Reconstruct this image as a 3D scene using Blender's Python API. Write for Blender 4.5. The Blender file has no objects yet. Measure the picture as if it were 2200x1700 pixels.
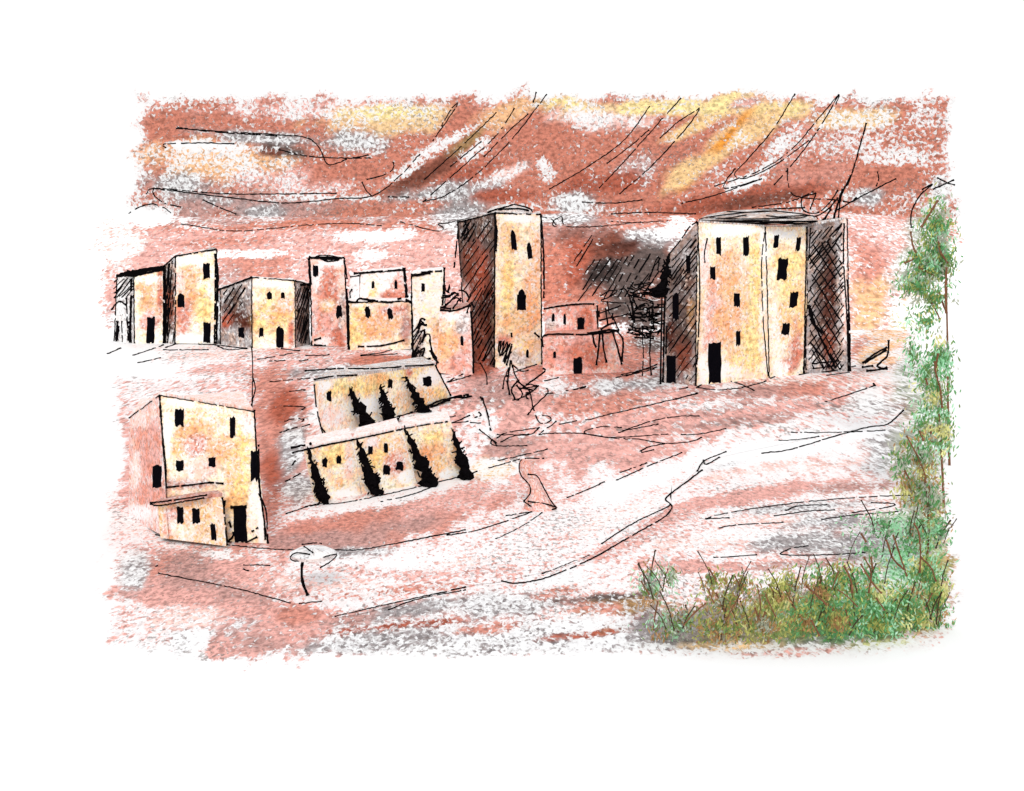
import bpy, math, random
import numpy as np
from mathutils import Vector
random.seed(7)
rng = np.random.default_rng(7)
S = bpy.context.scene
C = S.collection
PI = math.pi

# ------------------------------------------------------------------ camera geometry (metres)
F, HC, CX, HY = 2640.0, 18.0, 1100.0, 470.0          # focal length in photo pixels, eye height, centre column, horizon row
def at(px, py, Y): return Vector(((px-CX)*Y/F, Y, HC-(py-HY)*Y/F))
def gnd(px, py):
    Y = F*HC/(py-HY); return Vector(((px-CX)*Y/F, Y, 0.0))

# ------------------------------------------------------------------ colours
LIGHT = 1.12
def lin(c): return tuple(((v/255)/12.92 if v <= 10 else ((v/255+.055)/1.055)**2.4) for v in c)
PAL = dict(
    r=(203,128,108), d=(176,96,76), p=(227,170,160), P=(244,200,190), o=(236,152,62), O=(245,202,146), y=(252,226,160),
    Y=(253,237,202), g=(158,150,150), k=(98,84,80), b=(128,76,62), B=(88,54,46), m=(192,148,140), s=(210,142,126),
    a=(240,186,140), t=(150,140,112), w=(255,255,255), c=(238,200,150), G=(96,150,98), M=(160,208,172), l=(164,166,98),
    e=(116,142,86), h=(168,132,92), n=(166,172,156), u=(206,204,144), K=(62,52,50))
LP = {k: np.array(lin(v)) for k, v in PAL.items()}

def smooth(a, b, x):
    t = np.clip((x-a)/(b-a), 0, 1); return t*t*(3-2*t)

def paint(patches, px, py, base=('p', 0.0)):
    """pigment colour + density at the points, laid down patch after patch"""
    px = np.asarray(px, float); py = np.asarray(py, float)
    rgb = np.tile(LP[base[0]], (len(px), 1)); den = np.full(len(px), float(base[1]))
    for i, p in enumerate(patches):
        cx, cy, rx, ry, ang, col, dn = p[:7]
        c, s = math.cos(math.radians(ang)), math.sin(math.radians(ang))
        dx, dy = px-cx, py-cy
        u, v = (dx*c-dy*s)/rx, (dx*s+dy*c)/ry
        n = .13*np.sin(px*.061+i*1.7+py*.03)+.11*np.sin(py*.093-i*2.3+px*.017)+.09*np.sin(px*.17+py*.13+i)
        if len(p) > 7:                                # soft edged block
            e = p[7]
            q = np.maximum((np.abs(dx*c-dy*s)-rx), (np.abs(dx*s+dy*c)-ry))/e
            w = 1-smooth(-.5, 1.0, q+n*1.5)
        else:
            w = 1-smooth(.45, 1.2, np.sqrt(u*u+v*v)+n)
        if col != 'w': rgb += (LP[col]-rgb)*w[:, None]        # 'w' only rubs the chalk off
        den += (dn-den)*w
    return np.concatenate([rgb, den[:, None]], 1)

# ------------------------------------------------------------------ mesh builder
class MB:
    def __init__(s): s.v = []; s.f = []; s.m = []; s.c = []; s.uv = []
    def vert(s, co, col=(1,1,1,0), uv=(0,0)):
        s.v.append(tuple(co)); s.c.append(tuple(col)); s.uv.append(tuple(uv)); return len(s.v)-1
    def face(s, idx, m=0): s.f.append(tuple(idx)); s.m.append(m)
    def grid(s, P, cols, uvs, nr, nc, m=0, flip=False):
        b = len(s.v)
        s.v += [tuple(p) for p in P]; s.c += [tuple(c) for c in cols]; s.uv += [tuple(u) for u in uvs]
        for i in range(nr-1):
            for j in range(nc-1):
                q = (b+i*nc+j, b+i*nc+j+1, b+(i+1)*nc+j+1, b+(i+1)*nc+j)
                s.face(q[::-1] if flip else q, m)
    def tube(s, pts, rad, m=1, n=5, col=(0,0,0,1)):
        if len(pts) < 2: return
        pts = [Vector(p) for p in pts]; rings = []
        up = Vector((0.31, 0.17, .94)).normalized()
        for i, p in enumerate(pts):
            t = pts[min(i+1, len(pts)-1)]-pts[max(i-1, 0)]
            if t.length < 1e-9: t = Vector((1,0,0))
            t.normalize(); a = t.cross(up)
            if a.length < .05: a = t.cross(Vector((1,0,0)))
            a.normalize(); b = t.cross(a)
            r = rad[i] if hasattr(rad, '__len__') else rad
            rings.append([s.vert(p+(a*math.cos(2*PI*k/n)+b*math.sin(2*PI*k/n))*r, col) for k in range(n)])
        for r0, r1 in zip(rings, rings[1:]):
            for k in range(n): s.face((r0[k], r0[(k+1)%n], r1[(k+1)%n], r1[k]), m)
        s.face(rings[0][::-1], m); s.face(rings[-1], m)
    def build(s, name, mats, parent=None):
        me = bpy.data.meshes.new(name); me.from_pydata(s.v, [], s.f)
        for m in (mats if isinstance(mats, (list, tuple)) else [mats]): me.materials.append(m)
        if len(me.materials) > 1: me.polygons.foreach_set('material_index', s.m)
        at_ = me.color_attributes.new('pigment', 'FLOAT_COLOR', 'POINT')
        at_.data.foreach_set('color', np.array(s.c, 'f').ravel())
        uv = me.uv_layers.new(name='grain')
        li = np.zeros(len(me.loops), 'i'); me.loops.foreach_get('vertex_index', li)
        uv.data.foreach_set('uv', np.array(s.uv, 'f')[li].ravel())
        me.update()
        o = bpy.data.objects.new(name, me); C.objects.link(o)
        if parent: o.parent = parent
        return o

def tag(o, label=None, cat=None, group=None, kind=None):
    if label: o['label'] = label
    if cat: o['category'] = cat
    if group: o['group'] = group
    if kind: o['kind'] = kind
    return o
def thing(name, label, cat, group=None):
    o = bpy.data.objects.new(name, None); C.objects.link(o); o.empty_display_size = .5
    return tag(o, label, cat, group)

# ------------------------------------------------------------------ materials
def new_mat(name):
    m = bpy.data.materials.new(name); m.use_nodes = True; nt = m.node_tree; nt.nodes.clear()
    return m, nt, nt.nodes, nt.links
def math_(nt, op, a, b=None, c=None, clamp=False):
    n = nt.nodes.new('ShaderNodeMath'); n.operation = op; n.use_clamp = clamp
    for i, v in enumerate((a, b, c)):
        if v is None: continue
        if isinstance(v, (int, float)): n.inputs[i].default_value = v
        else: nt.links.new(v, n.inputs[i])
    return n.outputs[0]
def mix_(nt, fac, a, b, mode='MIX'):
    n = nt.nodes.new('ShaderNodeMix'); n.data_type = 'RGBA'; n.blend_type = mode
    for sock, v in ((n.inputs[0], fac), (n.inputs[6], a), (n.inputs[7], b)):
        if isinstance(v, (int, float)): sock.default_value = v
        elif isinstance(v, tuple): sock.default_value = v
        else: nt.links.new(v, sock)
    return n.outputs[2]
def noise_(nt, vec, scale, detail=2., rough=.5, dist=0.):
    n = nt.nodes.new('ShaderNodeTexNoise'); n.inputs['Scale'].default_value = scale
    n.inputs['Detail'].default_value = detail; n.inputs['Roughness'].default_value = rough
    n.inputs['Distortion'].default_value = dist
    nt.links.new(vec, n.inputs['Vector']); return n.outputs['Fac']
def maprange(nt, v, a, b, c=0., d=1.):
    n = nt.nodes.new('ShaderNodeMapRange'); n.interpolation_type = 'SMOOTHSTEP'
    nt.links.new(v, n.inputs[0])
    for i, x in enumerate((a, b, c, d)): n.inputs[1+i].default_value = x
    return n.outputs[0]
def scale_vec(nt, v, sc):
    n = nt.nodes.new('ShaderNodeVectorMath'); n.operation = 'MULTIPLY'
    nt.links.new(v, n.inputs[0]); n.inputs[1].default_value = sc; return n.outputs[0]

def pastel_nodes(nt, fine, coarse, smear, soft=.10, under=.32, paper=(1,1,1,1), ash=None):
    """chalky pigment rubbed over a white grainy ground: returns a colour socket"""
    at_ = nt.nodes.new('ShaderNodeAttribute'); at_.attribute_name = 'pigment'
    den = at_.outputs['Alpha']
    s = math_(nt, 'ADD', math_(nt, 'MULTIPLY', math_(nt, 'SUBTRACT', fine, .5), 1.55),
              math_(nt, 'MULTIPLY', math_(nt, 'SUBTRACT', coarse, .5), .62))
    x = math_(nt, 'ADD', math_(nt, 'MULTIPLY', math_(nt, 'SUBTRACT', den, .47), .62), s)
    mask = maprange(nt, x, -soft, soft)
    mask = math_(nt, 'MULTIPLY', mask, maprange(nt, den, .02, .14))
    tone = maprange(nt, smear, .30, .68, .62, 1.40)
    t3 = nt.nodes.new('ShaderNodeCombineColor')
    for i in range(3): nt.links.new(tone, t3.inputs[i])
    pig = mix_(nt, 1.0, at_.outputs['Color'], t3.outputs[0], 'MULTIPLY')
    wash = mix_(nt, math_(nt, 'MULTIPLY', den, math_(nt, 'MULTIPLY', maprange(nt, smear, .3, .65), under*1.7)), paper, at_.outputs['Color'])
    col = mix_(nt, mask, wash, pig)
    # stray dark grains of the chalk
    sp = maprange(nt, math_(nt, 'ADD', math_(nt, 'MULTIPLY', fine, -1.), math_(nt, 'MULTIPLY', smear, .8)), .00, .12)
    sp = math_(nt, 'MULTIPLY', sp, math_(nt, 'MULTIPLY', den, .68))
    col = mix_(nt, sp, col, (.10, .045, .035, 1))
    if ash:                                            # grey chalk grains scattered over the whole drawing
        f = math_(nt, 'MULTIPLY', maprange(nt, ash[0], ash[1], ash[1]+.09), maprange(nt, den, .06, .2, 0., ash[2]))
        col = mix_(nt, f, col, (.22, .17, .155, 1))
    return col

def surf_out(nt, col, rough=.95, scale=1/LIGHT):
    b = nt.nodes.new('ShaderNodeBsdfPrincipled'); b.inputs['Roughness'].default_value = rough
    b.inputs['Specular IOR Level'].default_value = .0
    c = mix_(nt, 1.0, col, (scale, scale, scale, 1), 'MULTIPLY')
    nt.links.new(c, b.inputs['Base Color'])
    o = nt.nodes.new('ShaderNodeOutputMaterial'); nt.links.new(b.outputs[0], o.inputs[0])

def pastel_mat(name, soft=.10, under=.32, peach=False):
    m, nt, N, L = new_mat(name)
    uv = N.new('ShaderNodeUVMap'); uv.uv_map = 'grain'
    fine = noise_(nt, uv.outputs[0], 1.0, 3, .6, .4)
    coarse = noise_(nt, uv.outputs[0], .14, 2, .5)
    smear = noise_(nt, uv.outputs[0], .75, 3, .6)
    col = pastel_nodes(nt, fine, coarse, smear, soft, under)
    if peach:
        n = noise_(nt, scale_vec(nt, uv.outputs[0], (1., .8, 1.)), .33, 3, .65)
        at2 = nt.nodes.new('ShaderNodeAttribute'); at2.attribute_name = 'pigment'
        pf = math_(nt, 'MULTIPLY', maprange(nt, n, .44, .60, 0., .85), maprange(nt, at2.outputs['Alpha'], .15, .5))
        col = mix_(nt, pf, col, (1.0, .74, .60, 1), 'MULTIPLY')
    surf_out(nt, col); return m
def ground_mat():
    m, nt, N, L = new_mat('chalky red soil')
    pos = N.new('ShaderNodeNewGeometry').outputs['Position']
    sep = N.new('ShaderNodeSeparateXYZ'); L.new(pos, sep.inputs[0])
    far = maprange(nt, sep.outputs[1], 60, 118)
    def two(fx, fy, gx, gy, sc, de):
        a = noise_(nt, scale_vec(nt, pos, (1/fx, 1/fy, 1)), sc, de, .6, .4)
        b = noise_(nt, scale_vec(nt, pos, (1/gx, 1/gy, 1)), sc, de, .6, .4)
        return math_(nt, 'ADD', math_(nt, 'MULTIPLY', a, math_(nt, 'SUBTRACT', 1., far)), math_(nt, 'MULTIPLY', b, far))
    fine = two(.27, .52, .54, 2.2, 1.0, 3)
    coarse = two(.34, .42, .7, 1.75, .17, 2)
    smear = two(.25, .42, .5, 1.75, .8, 3)
    a1 = two(.30, .50, .60, 2.1, 1.15, 3)
    off = N.new('ShaderNodeVectorMath'); off.operation = 'ADD'; L.new(pos, off.inputs[0]); off.inputs[1].default_value = (71, 33, 9)
    pos2 = off.outputs[0]
    big = noise_(nt, scale_vec(nt, pos2, (.16, .09, 1)), 1., 2, .5)
    ash = math_(nt, 'ADD', math_(nt, 'MULTIPLY', math_(nt, 'SUBTRACT', 1., a1), .75), math_(nt, 'MULTIPLY', big, .4))
    surf_out(nt, pastel_nodes(nt, fine, coarse, smear, .10, .42, ash=(ash, .64, .72))); return m
def sky_mat():
    m, nt, N, L = new_mat('chalk sky')
    uv = N.new('ShaderNodeUVMap'); uv.uv_map = 'grain'
    fine = noise_(nt, uv.outputs[0], 1.0, 3, .6, .5)
    coarse = noise_(nt, uv.outputs[0], .13, 3, .55)
    smear = noise_(nt, scale_vec(nt, uv.outputs[0], (1., 1.3, 1.)), .75, 3, .62)
    ash = noise_(nt, scale_vec(nt, uv.outputs[0], (1.1, 1.1, 7.)), 1.3, 3, .65)
    big = noise_(nt, scale_vec(nt, uv.outputs[0], (.05, .09, 3.)), 1., 2, .5)
    ash = math_(nt, 'ADD', math_(nt, 'MULTIPLY', ash, .75), math_(nt, 'MULTIPLY', big, .4))
    col = pastel_nodes(nt, fine, coarse, smear, .09, .25, ash=(ash, .64, .7))
    e = N.new('ShaderNodeEmission'); L.new(col, e.inputs[0]); e.inputs[1].default_value = 1.03
    o = N.new('ShaderNodeOutputMaterial'); L.new(e.outputs[0], o.inputs[0]); return m
def plain_mat(name, c, rough=.9):
    m, nt, N, L = new_mat(name)
    tc = N.new('ShaderNodeTexCoord')
    n = noise_(nt, tc.outputs['Object'], 6., 3, .6)
    k = tuple(lin(c))
    col = mix_(nt, maprange(nt, n, .3, .7), tuple(v*.75 for v in k)+(1,), tuple(min(1, v*1.2) for v in k)+(1,))
    surf_out(nt, col, rough); return m
def foliage_mat():
    m, nt, N, L = new_mat('chalky foliage')
    at_ = N.new('ShaderNodeAttribute'); at_.attribute_name = 'pigment'
    b = N.new('ShaderNodeBsdfDiffuse'); t = N.new('ShaderNodeBsdfTranslucent')
    L.new(at_.outputs['Color'], b.inputs[0]); L.new(at_.outputs['Color'], t.inputs[0])
    mx = N.new('ShaderNodeMixShader'); mx.inputs[0].default_value = .5
    L.new(b.outputs[0], mx.inputs[1]); L.new(t.outputs[0], mx.inputs[2])
    o = N.new('ShaderNodeOutputMaterial'); L.new(mx.outputs[0], o.inputs[0]); return m

WALL = pastel_mat('chalky plaster', .19, .40, True)
HILL = pastel_mat('chalky hillside')
GROUND = ground_mat()
SKY = sky_mat()
FOL = foliage_mat()
INK = plain_mat('black ink', (14,12,14))
BARK = plain_mat('reddish bark', (122,84,62))
TWIG = plain_mat('dark twig', (74,58,46))
OPEN = plain_mat('dark opening', (12,11,16))

# ------------------------------------------------------------------ pen strokes
def catmull(pts, step):
    pts = [np.array(p, float) for p in pts]
    if len(pts) == 2:
        n = max(2, int(np.linalg.norm(pts[1]-pts[0])/step)+1)
        return [pts[0]+(pts[1]-pts[0])*t for t in np.linspace(0, 1, n)]
    q = [2*pts[0]-pts[1]]+pts+[2*pts[-1]-pts[-2]]; out = []
    for i in range(1, len(q)-2):
        n = max(2, int(np.linalg.norm(q[i+1]-q[i])/step)+1)
        for t in np.linspace(0, 1, n, endpoint=False):
            a, b, c, d = q[i-1], q[i], q[i+1], q[i+2]
            out.append(.5*((2*b)+(c-a)*t+(2*a-5*b+4*c-d)*t*t+(3*b-a-3*c+d)*t**3))
    out.append(pts[-1]); return out
def stroke(mb, surf, pts, w=2.6, dash=0., wob=.7, m=1, step=5., dot=True, k=None):
    """one pen line laid on a surface; surf turns a drawing point into a point on that surface"""
    P = catmull(pts, step); n = len(P); runs = []; cur = []
    skip = 0
    for i, p in enumerate(P):
        if skip > 0: skip -= 1; continue
        cur.append(p+np.array([random.gauss(0, wob*.5), random.gauss(0, wob*.5)]))
        if dash and len(cur) > 1 and random.random() < dash:
            runs.append(cur); cur = []; skip = random.choice((0, 0, 1))
    if len(cur) > 1: runs.append(cur)
    for ri, R in enumerate(runs):
        if len(R) < 2: continue
        Q = [surf(p[0], p[1]) for p in R]
        rr = []
        for i, q in enumerate(Q):
            f = 1.0*random.uniform(.75, 1.2)
            if dot and ((ri == 0 and i == 0) or (ri == len(runs)-1 and i == len(Q)-1)): f = 1.45
            rr.append(w*.5*f*q.y/F if k is None else w*.5*f*k)
        mb.tube(Q, rr, m)
def conv(ox, oy, sc, L): return [[(ox+x/sc, oy+y/sc) for x, y in l] for l in L]
def clip_line(p, d, poly):
    """the part of the line p+t*d inside a convex polygon"""
    t0, t1 = -1e9, 1e9; n = len(poly)
    area = sum(poly[i][0]*poly[(i+1)%n][1]-poly[(i+1)%n][0]*poly[i][1] for i in range(n))
    sg = 1 if area > 0 else -1
    for i in range(n):
        a, b = poly[i], poly[(i+1)%n]
        nx, ny = -(b[1]-a[1])*sg, (b[0]-a[0])*sg
        den = nx*d[0]+ny*d[1]; num = nx*(p[0]-a[0])+ny*(p[1]-a[1])
        if abs(den) < 1e-9:
            if num < 0: return None
            continue
        t = -num/den
        if den > 0: t0 = max(t0, t)
        else: t1 = min(t1, t)
    return (t0, t1) if t1 > t0 else None
def hatch(mb, surf, poly, ang, gap, w=2.2, dash=.06, cut=(0., .25), m=1, k=None):
    d = (math.cos(math.radians(ang)), -math.sin(math.radians(ang))); nrm = (-d[1], d[0])
    pr = [p[0]*nrm[0]+p[1]*nrm[1] for p in poly]; s = min(pr)+gap*.5
    while s < max(pr):
        jit = random.uniform(-5, 5); a2 = math.radians(ang+jit); dd = (math.cos(a2), -math.sin(a2))
        cx = sum(p[0] for p in poly)/len(poly); cy = sum(p[1] for p in poly)/len(poly)
        off = s-(cx*nrm[0]+cy*nrm[1]); p = (cx+nrm[0]*off, cy+nrm[1]*off)
        r = clip_line(p, dd, poly)
        if r:
            t0, t1 = r; L = t1-t0
            # break long lines into hand-length strokes
            t = t0+L*random.uniform(*cut)*random.random()
            while t < t1-3:
                e = min(t1, t+random.uniform(35, 95))
                stroke(mb, surf, [(p[0]+dd[0]*t, p[1]+dd[1]*t), (p[0]+dd[0]*e, p[1]+dd[1]*e)], w*random.uniform(.7, 1.2), dash, .8, m, 9, False, k)
                t = e+random.uniform(2, 14)
        s += gap*random.uniform(.55, 1.45)

# ------------------------------------------------------------------ the chalk colours of land and sky
SKYP = [
 (1170,350,855,128,0,'r',.74,26), (1170,470,880,40,0,'r',.62,24),
 (720,235,330,22,0,'p',.42), (360,275,60,45,0,'r',.90), (430,228,60,18,0,'r',.5),
 (860,258,190,32,4,'c',.62), (820,240,120,18,0,'y',.5), (1210,232,90,26,0,'y',.55),
 (470,350,190,50,-4,'a',.42), (560,296,150,17,-5,'g',.52), (610,325,60,16,-10,'k',.72), (585,327,32,14,0,'b',.9), (770,305,70,26,0,'g',.40),
 (470,315,120,10,-3,'w',.10), (640,390,170,30,0,'p',.5), (380,395,90,28,0,'g',.45),
 (780,370,130,34,0,'r',.86), (960,405,130,30,28,'d',.86), (885,385,70,22,36,'b',.9), (1000,260,70,45,40,'r',.85),
 (940,320,150,16,33,'w',.30), (1020,320,55,30,30,'w',.22), (1140,300,90,100,30,'r',.86), (1240,330,140,90,0,'r',.84), (1165,350,16,30,25,'w',.30), (1182,378,18,14,10,'w',.34), (1080,380,60,16,25,'P',.4),
 (560,440,230,28,-2,'m',.78), (430,430,90,16,0,'g',.55), (560,455,60,22,0,'g',.56), (700,425,150,12,0,'w',.32), (820,455,150,22,0,'r',.84), (420,455,60,26,0,'m',.8),
 (310,462,62,24,8,'w',.03), (400,485,60,10,-15,'w',.2),
 (960,425,140,34,8,'g',.50), (900,445,90,18,0,'r',.72), (1000,462,80,28,0,'g',.6),
 (1380,330,90,75,40,'r',.80), (1360,375,55,45,40,'m',.55), (1300,400,120,40,0,'d',.80), (1290,255,110,26,0,'P',.34),
 (1440,232,180,20,0,'y',.72), (1560,225,80,26,20,'y',.92), (1680,238,90,22,0,'y',.72), (1500,268,90,16,25,'O',.7),
 (1570,300,120,30,50,'O',.62), (1545,315,120,14,48,'o',.88), (1490,365,80,30,35,'O',.86), (1470,385,60,14,35,'O',.8), (1640,270,70,26,30,'O',.62), (1080,250,80,30,30,'a',.75), (1560,360,80,22,30,'r',.7), (1610,220,50,14,10,'p',.6),
 (1640,365,150,17,38,'w',.18), (1690,300,90,16,35,'w',.25), (1600,390,60,14,10,'w',.12), (1700,340,60,40,45,'s',.62), (1790,290,110,60,0,'s',.6), (1900,300,110,50,0,'r',.52), (1840,255,110,26,0,'c',.4), (1990,260,50,60,0,'r',.5), (2000,360,40,60,0,'r',.5), (1995,440,40,40,0,'n',.4),
 (1930,340,90,22,0,'w',.32), (1750,380,110,30,15,'s',.78), (1600,425,210,24,9,'d',.94), (1520,445,110,20,0,'d',.9), (1360,430,90,22,0,'r',.88), (930,365,100,20,36,'b',.9), (1010,300,60,16,40,'h',.8), (1620,432,120,14,8,'b',.88), (1080,420,80,16,0,'d',.85), (1240,440,70,26,0,'g',.36),
 (1920,395,80,45,0,'r',.88), (1860,425,40,26,0,'g',.4), (1960,430,50,30,0,'r',.6), (2020,400,26,26,0,'g',.25)]
HILLP = [
 (620,588,395,86,0,'p',.66,20), (250,520,60,60,0,'P',.3), (620,476,330,14,0,'m',.62), (980,480,60,26,0,'g',.45), (700,482,180,12,0,'r',.75),
 (330,465,70,22,0,'w',.04), (620,520,330,26,2,'p',.7), (800,506,120,15,2,'w',.10), (560,572,120,34,-2,'s',.85), (530,545,110,11,0,'w',.12), (480,520,120,14,3,'s',.72),
 (860,555,90,22,0,'p',.78), (790,548,80,12,0,'w',.15), (700,600,110,60,0,'p',.6), (330,545,90,14,12,'p',.7), (620,680,400,60,0,'g',.35), (500,640,30,90,0,'m',.6),
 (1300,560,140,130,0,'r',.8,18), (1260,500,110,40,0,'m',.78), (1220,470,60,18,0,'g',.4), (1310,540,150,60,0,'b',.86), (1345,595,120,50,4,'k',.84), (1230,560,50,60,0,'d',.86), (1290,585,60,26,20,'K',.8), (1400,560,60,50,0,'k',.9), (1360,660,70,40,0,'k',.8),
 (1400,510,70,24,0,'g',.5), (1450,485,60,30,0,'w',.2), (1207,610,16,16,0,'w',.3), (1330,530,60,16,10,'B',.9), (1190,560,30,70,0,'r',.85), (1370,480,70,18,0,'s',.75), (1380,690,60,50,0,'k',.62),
 (1870,500,70,45,0,'r',.62), (1890,560,70,60,0,'p',.66), (1940,480,50,55,0,'r',.75), (1918,545,18,40,15,'w',.25), (1890,640,70,170,0,'p',.52,20), (1865,640,46,95,0,'a',.72), (1860,560,40,60,0,'s',.7), (1930,670,20,50,0,'w',.32), (1970,590,60,60,0,'n',.5), (1990,500,44,70,0,'n',.5), (1970,700,60,60,0,'u',.3), (2000,680,50,60,0,'M',.2), (1865,735,50,22,0,'P',.4)]
LANDP = [
 (1130,1090,880,290,0,'p',.32,30), (1130,1370,760,30,0,'g',.2,20),
 (1120,800,830,52,0,'p',.30,22), (1895,730,80,46,0,'a',.5), (1850,745,36,30,0,'s',.62), (1375,742,80,44,0,'s',.72), (1390,735,50,24,0,'k',.6), (430,765,130,20,4,'P',.42), (300,765,90,20,0,'w',.04), (430,830,130,14,4,'p',.45), (330,800,120,20,0,'w',.02), (480,795,80,12,5,'p',.6),
 (700,765,180,26,0,'p',.6), (820,775,90,13,2,'r',.92), (700,800,140,14,2,'g',.55), (570,820,60,30,0,'s',.7),
 (600,930,75,150,0,'s',.92), (610,872,45,40,0,'d',.9), (590,1010,36,60,0,'d',.85), (630,960,36,70,0,'g',.5), (640,1050,50,34,0,'g',.5), (570,1090,40,40,0,'s',.7),
 (300,975,66,110,0,'p',.62), (290,1070,70,26,4,'p',.62), (240,960,26,120,0,'w',.05), (300,1130,60,26,0,'P',.35),
 (440,1235,190,62,0,'p',.9), (480,1275,150,34,-14,'m',.82), (350,1215,60,24,0,'s',.8), (400,1215,70,36,0,'m',.9), (290,1235,40,60,0,'g',.36), (350,1280,140,22,-2,'p',.92), (520,1310,110,22,0,'p',.8), (400,1330,90,34,0,'P',.5), (480,1190,60,15,0,'w',.15), (620,1260,60,26,0,'p',.7),
 (590,1368,170,56,4,'p',.8), (560,1380,60,24,0,'m',.72), (640,1320,80,24,0,'s',.8), (470,1395,60,24,0,'p',.8), (420,1380,30,40,0,'w',.1),
 (800,1128,280,50,9,'s',.97), (700,1160,170,24,0,'m',.95), (880,1125,120,20,9,'m',.9), (960,1070,150,36,10,'p',.72), (800,1080,180,14,10,'w',.2), (900,1050,150,12,10,'w',.15),
 (1080,870,130,75,0,'p',.92), (1030,795,45,22,0,'d',.95), (1050,840,60,40,0,'m',.75), (1040,910,50,40,0,'w',.28), (1100,955,80,28,5,'m',.74), (1060,1010,50,30,0,'c',.4), (1150,1040,60,50,0,'p',.55), (1180,985,20,40,0,'w',.2),
 (1290,790,150,44,0,'s',.86), (1330,830,150,20,6,'g',.42), (1230,860,70,26,10,'s',.7), (1330,870,150,28,8,'s',.72), (1480,850,120,26,12,'p',.62), (1560,880,130,16,10,'m',.6),
 (1400,915,190,30,0,'p',.86), (1290,965,170,56,6,'p',.76), (1440,960,90,24,10,'p',.6), (1290,1010,40,18,0,'w',.25), (1240,1065,80,14,20,'p',.6), (1330,1055,120,26,18,'w',.10),
 (1650,838,220,20,3,'m',.72), (1760,835,90,22,8,'s',.7), (1560,835,50,12,0,'w',.3), (1680,880,240,17,8,'p',.74), (1600,905,160,12,5,'m',.6), (1830,820,60,26,10,'p',.5), (1880,870,60,30,0,'g',.25),
 (1890,765,60,26,0,'a',.5), (1900,810,70,20,0,'P',.4),
 (1700,965,230,36,9,'w',.10), (1620,1010,190,14,11,'P',.5), (1780,1000,120,12,8,'P',.42), (1560,1000,60,10,12,'g',.32), (1900,960,60,60,0,'g',.38), (1860,930,60,16,0,'w',.1),
 (1640,1062,210,18,9,'p',.80), (1460,1105,110,20,18,'p',.70), (1350,1165,160,20,24,'p',.55), (1300,1120,130,22,22,'P',.36), (1830,1050,110,15,4,'m',.6), (1740,1090,170,12,4,'g',.5), (1780,1120,150,22,2,'g',.5), (1620,1120,120,14,4,'P',.42),
 (1500,1165,160,22,6,'P',.40), (1480,1217,130,15,-2,'p',.80), (1720,1215,130,12,4,'m',.60), (1720,1165,140,30,0,'g',.55), (1600,1150,90,14,0,'w',.25),
 (870,1205,190,18,4,'w',.12), (760,1187,90,15,3,'g',.6), (950,1232,220,11,3,'p',.66), (740,1225,110,12,0,'p',.55), (700,1255,140,18,0,'P',.46), (1010,1205,110,12,10,'P',.4), (870,1270,190,13,6,'s',.55),
 (900,1305,190,20,9,'g',.62), (760,1330,60,18,12,'m',.62), (870,1345,210,14,6,'d',.55), (1080,1300,140,36,0,'g',.38), (830,1378,200,28,4,'g',.48), (1050,1350,90,14,4,'s',.55), (1150,1385,180,18,3,'g',.30), (980,1400,130,14,0,'g',.22),
 (1200,1240,120,22,12,'w',.12), (1330,1285,150,12,4,'k',.60), (1360,1305,130,20,2,'h',.55), (1280,1305,60,16,0,'s',.6), (1270,1362,110,10,6,'d',.6), (1240,1345,90,14,0,'w',.14), (1200,1270,60,14,15,'s',.5),
 (1710,1330,330,66,3,'t',.72), (1450,1350,120,44,0,'g',.74), (1560,1350,90,40,0,'t',.85), (1680,1330,90,50,0,'l',.85), (1820,1325,190,60,0,'G',.80), (1990,1200,60,150,0,'l',.75), (1940,1180,80,100,0,'M',.6), (1975,1000,66,150,0,'n',.62), (2000,900,40,120,0,'M',.4), (1960,820,50,60,0,'n',.4), (1840,1175,100,40,0,'g',.55),
 (1690,1402,130,10,3,'p',.5), (1560,1388,110,12,0,'c',.5), (1900,1385,80,12,5,'u',.3)]

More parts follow.
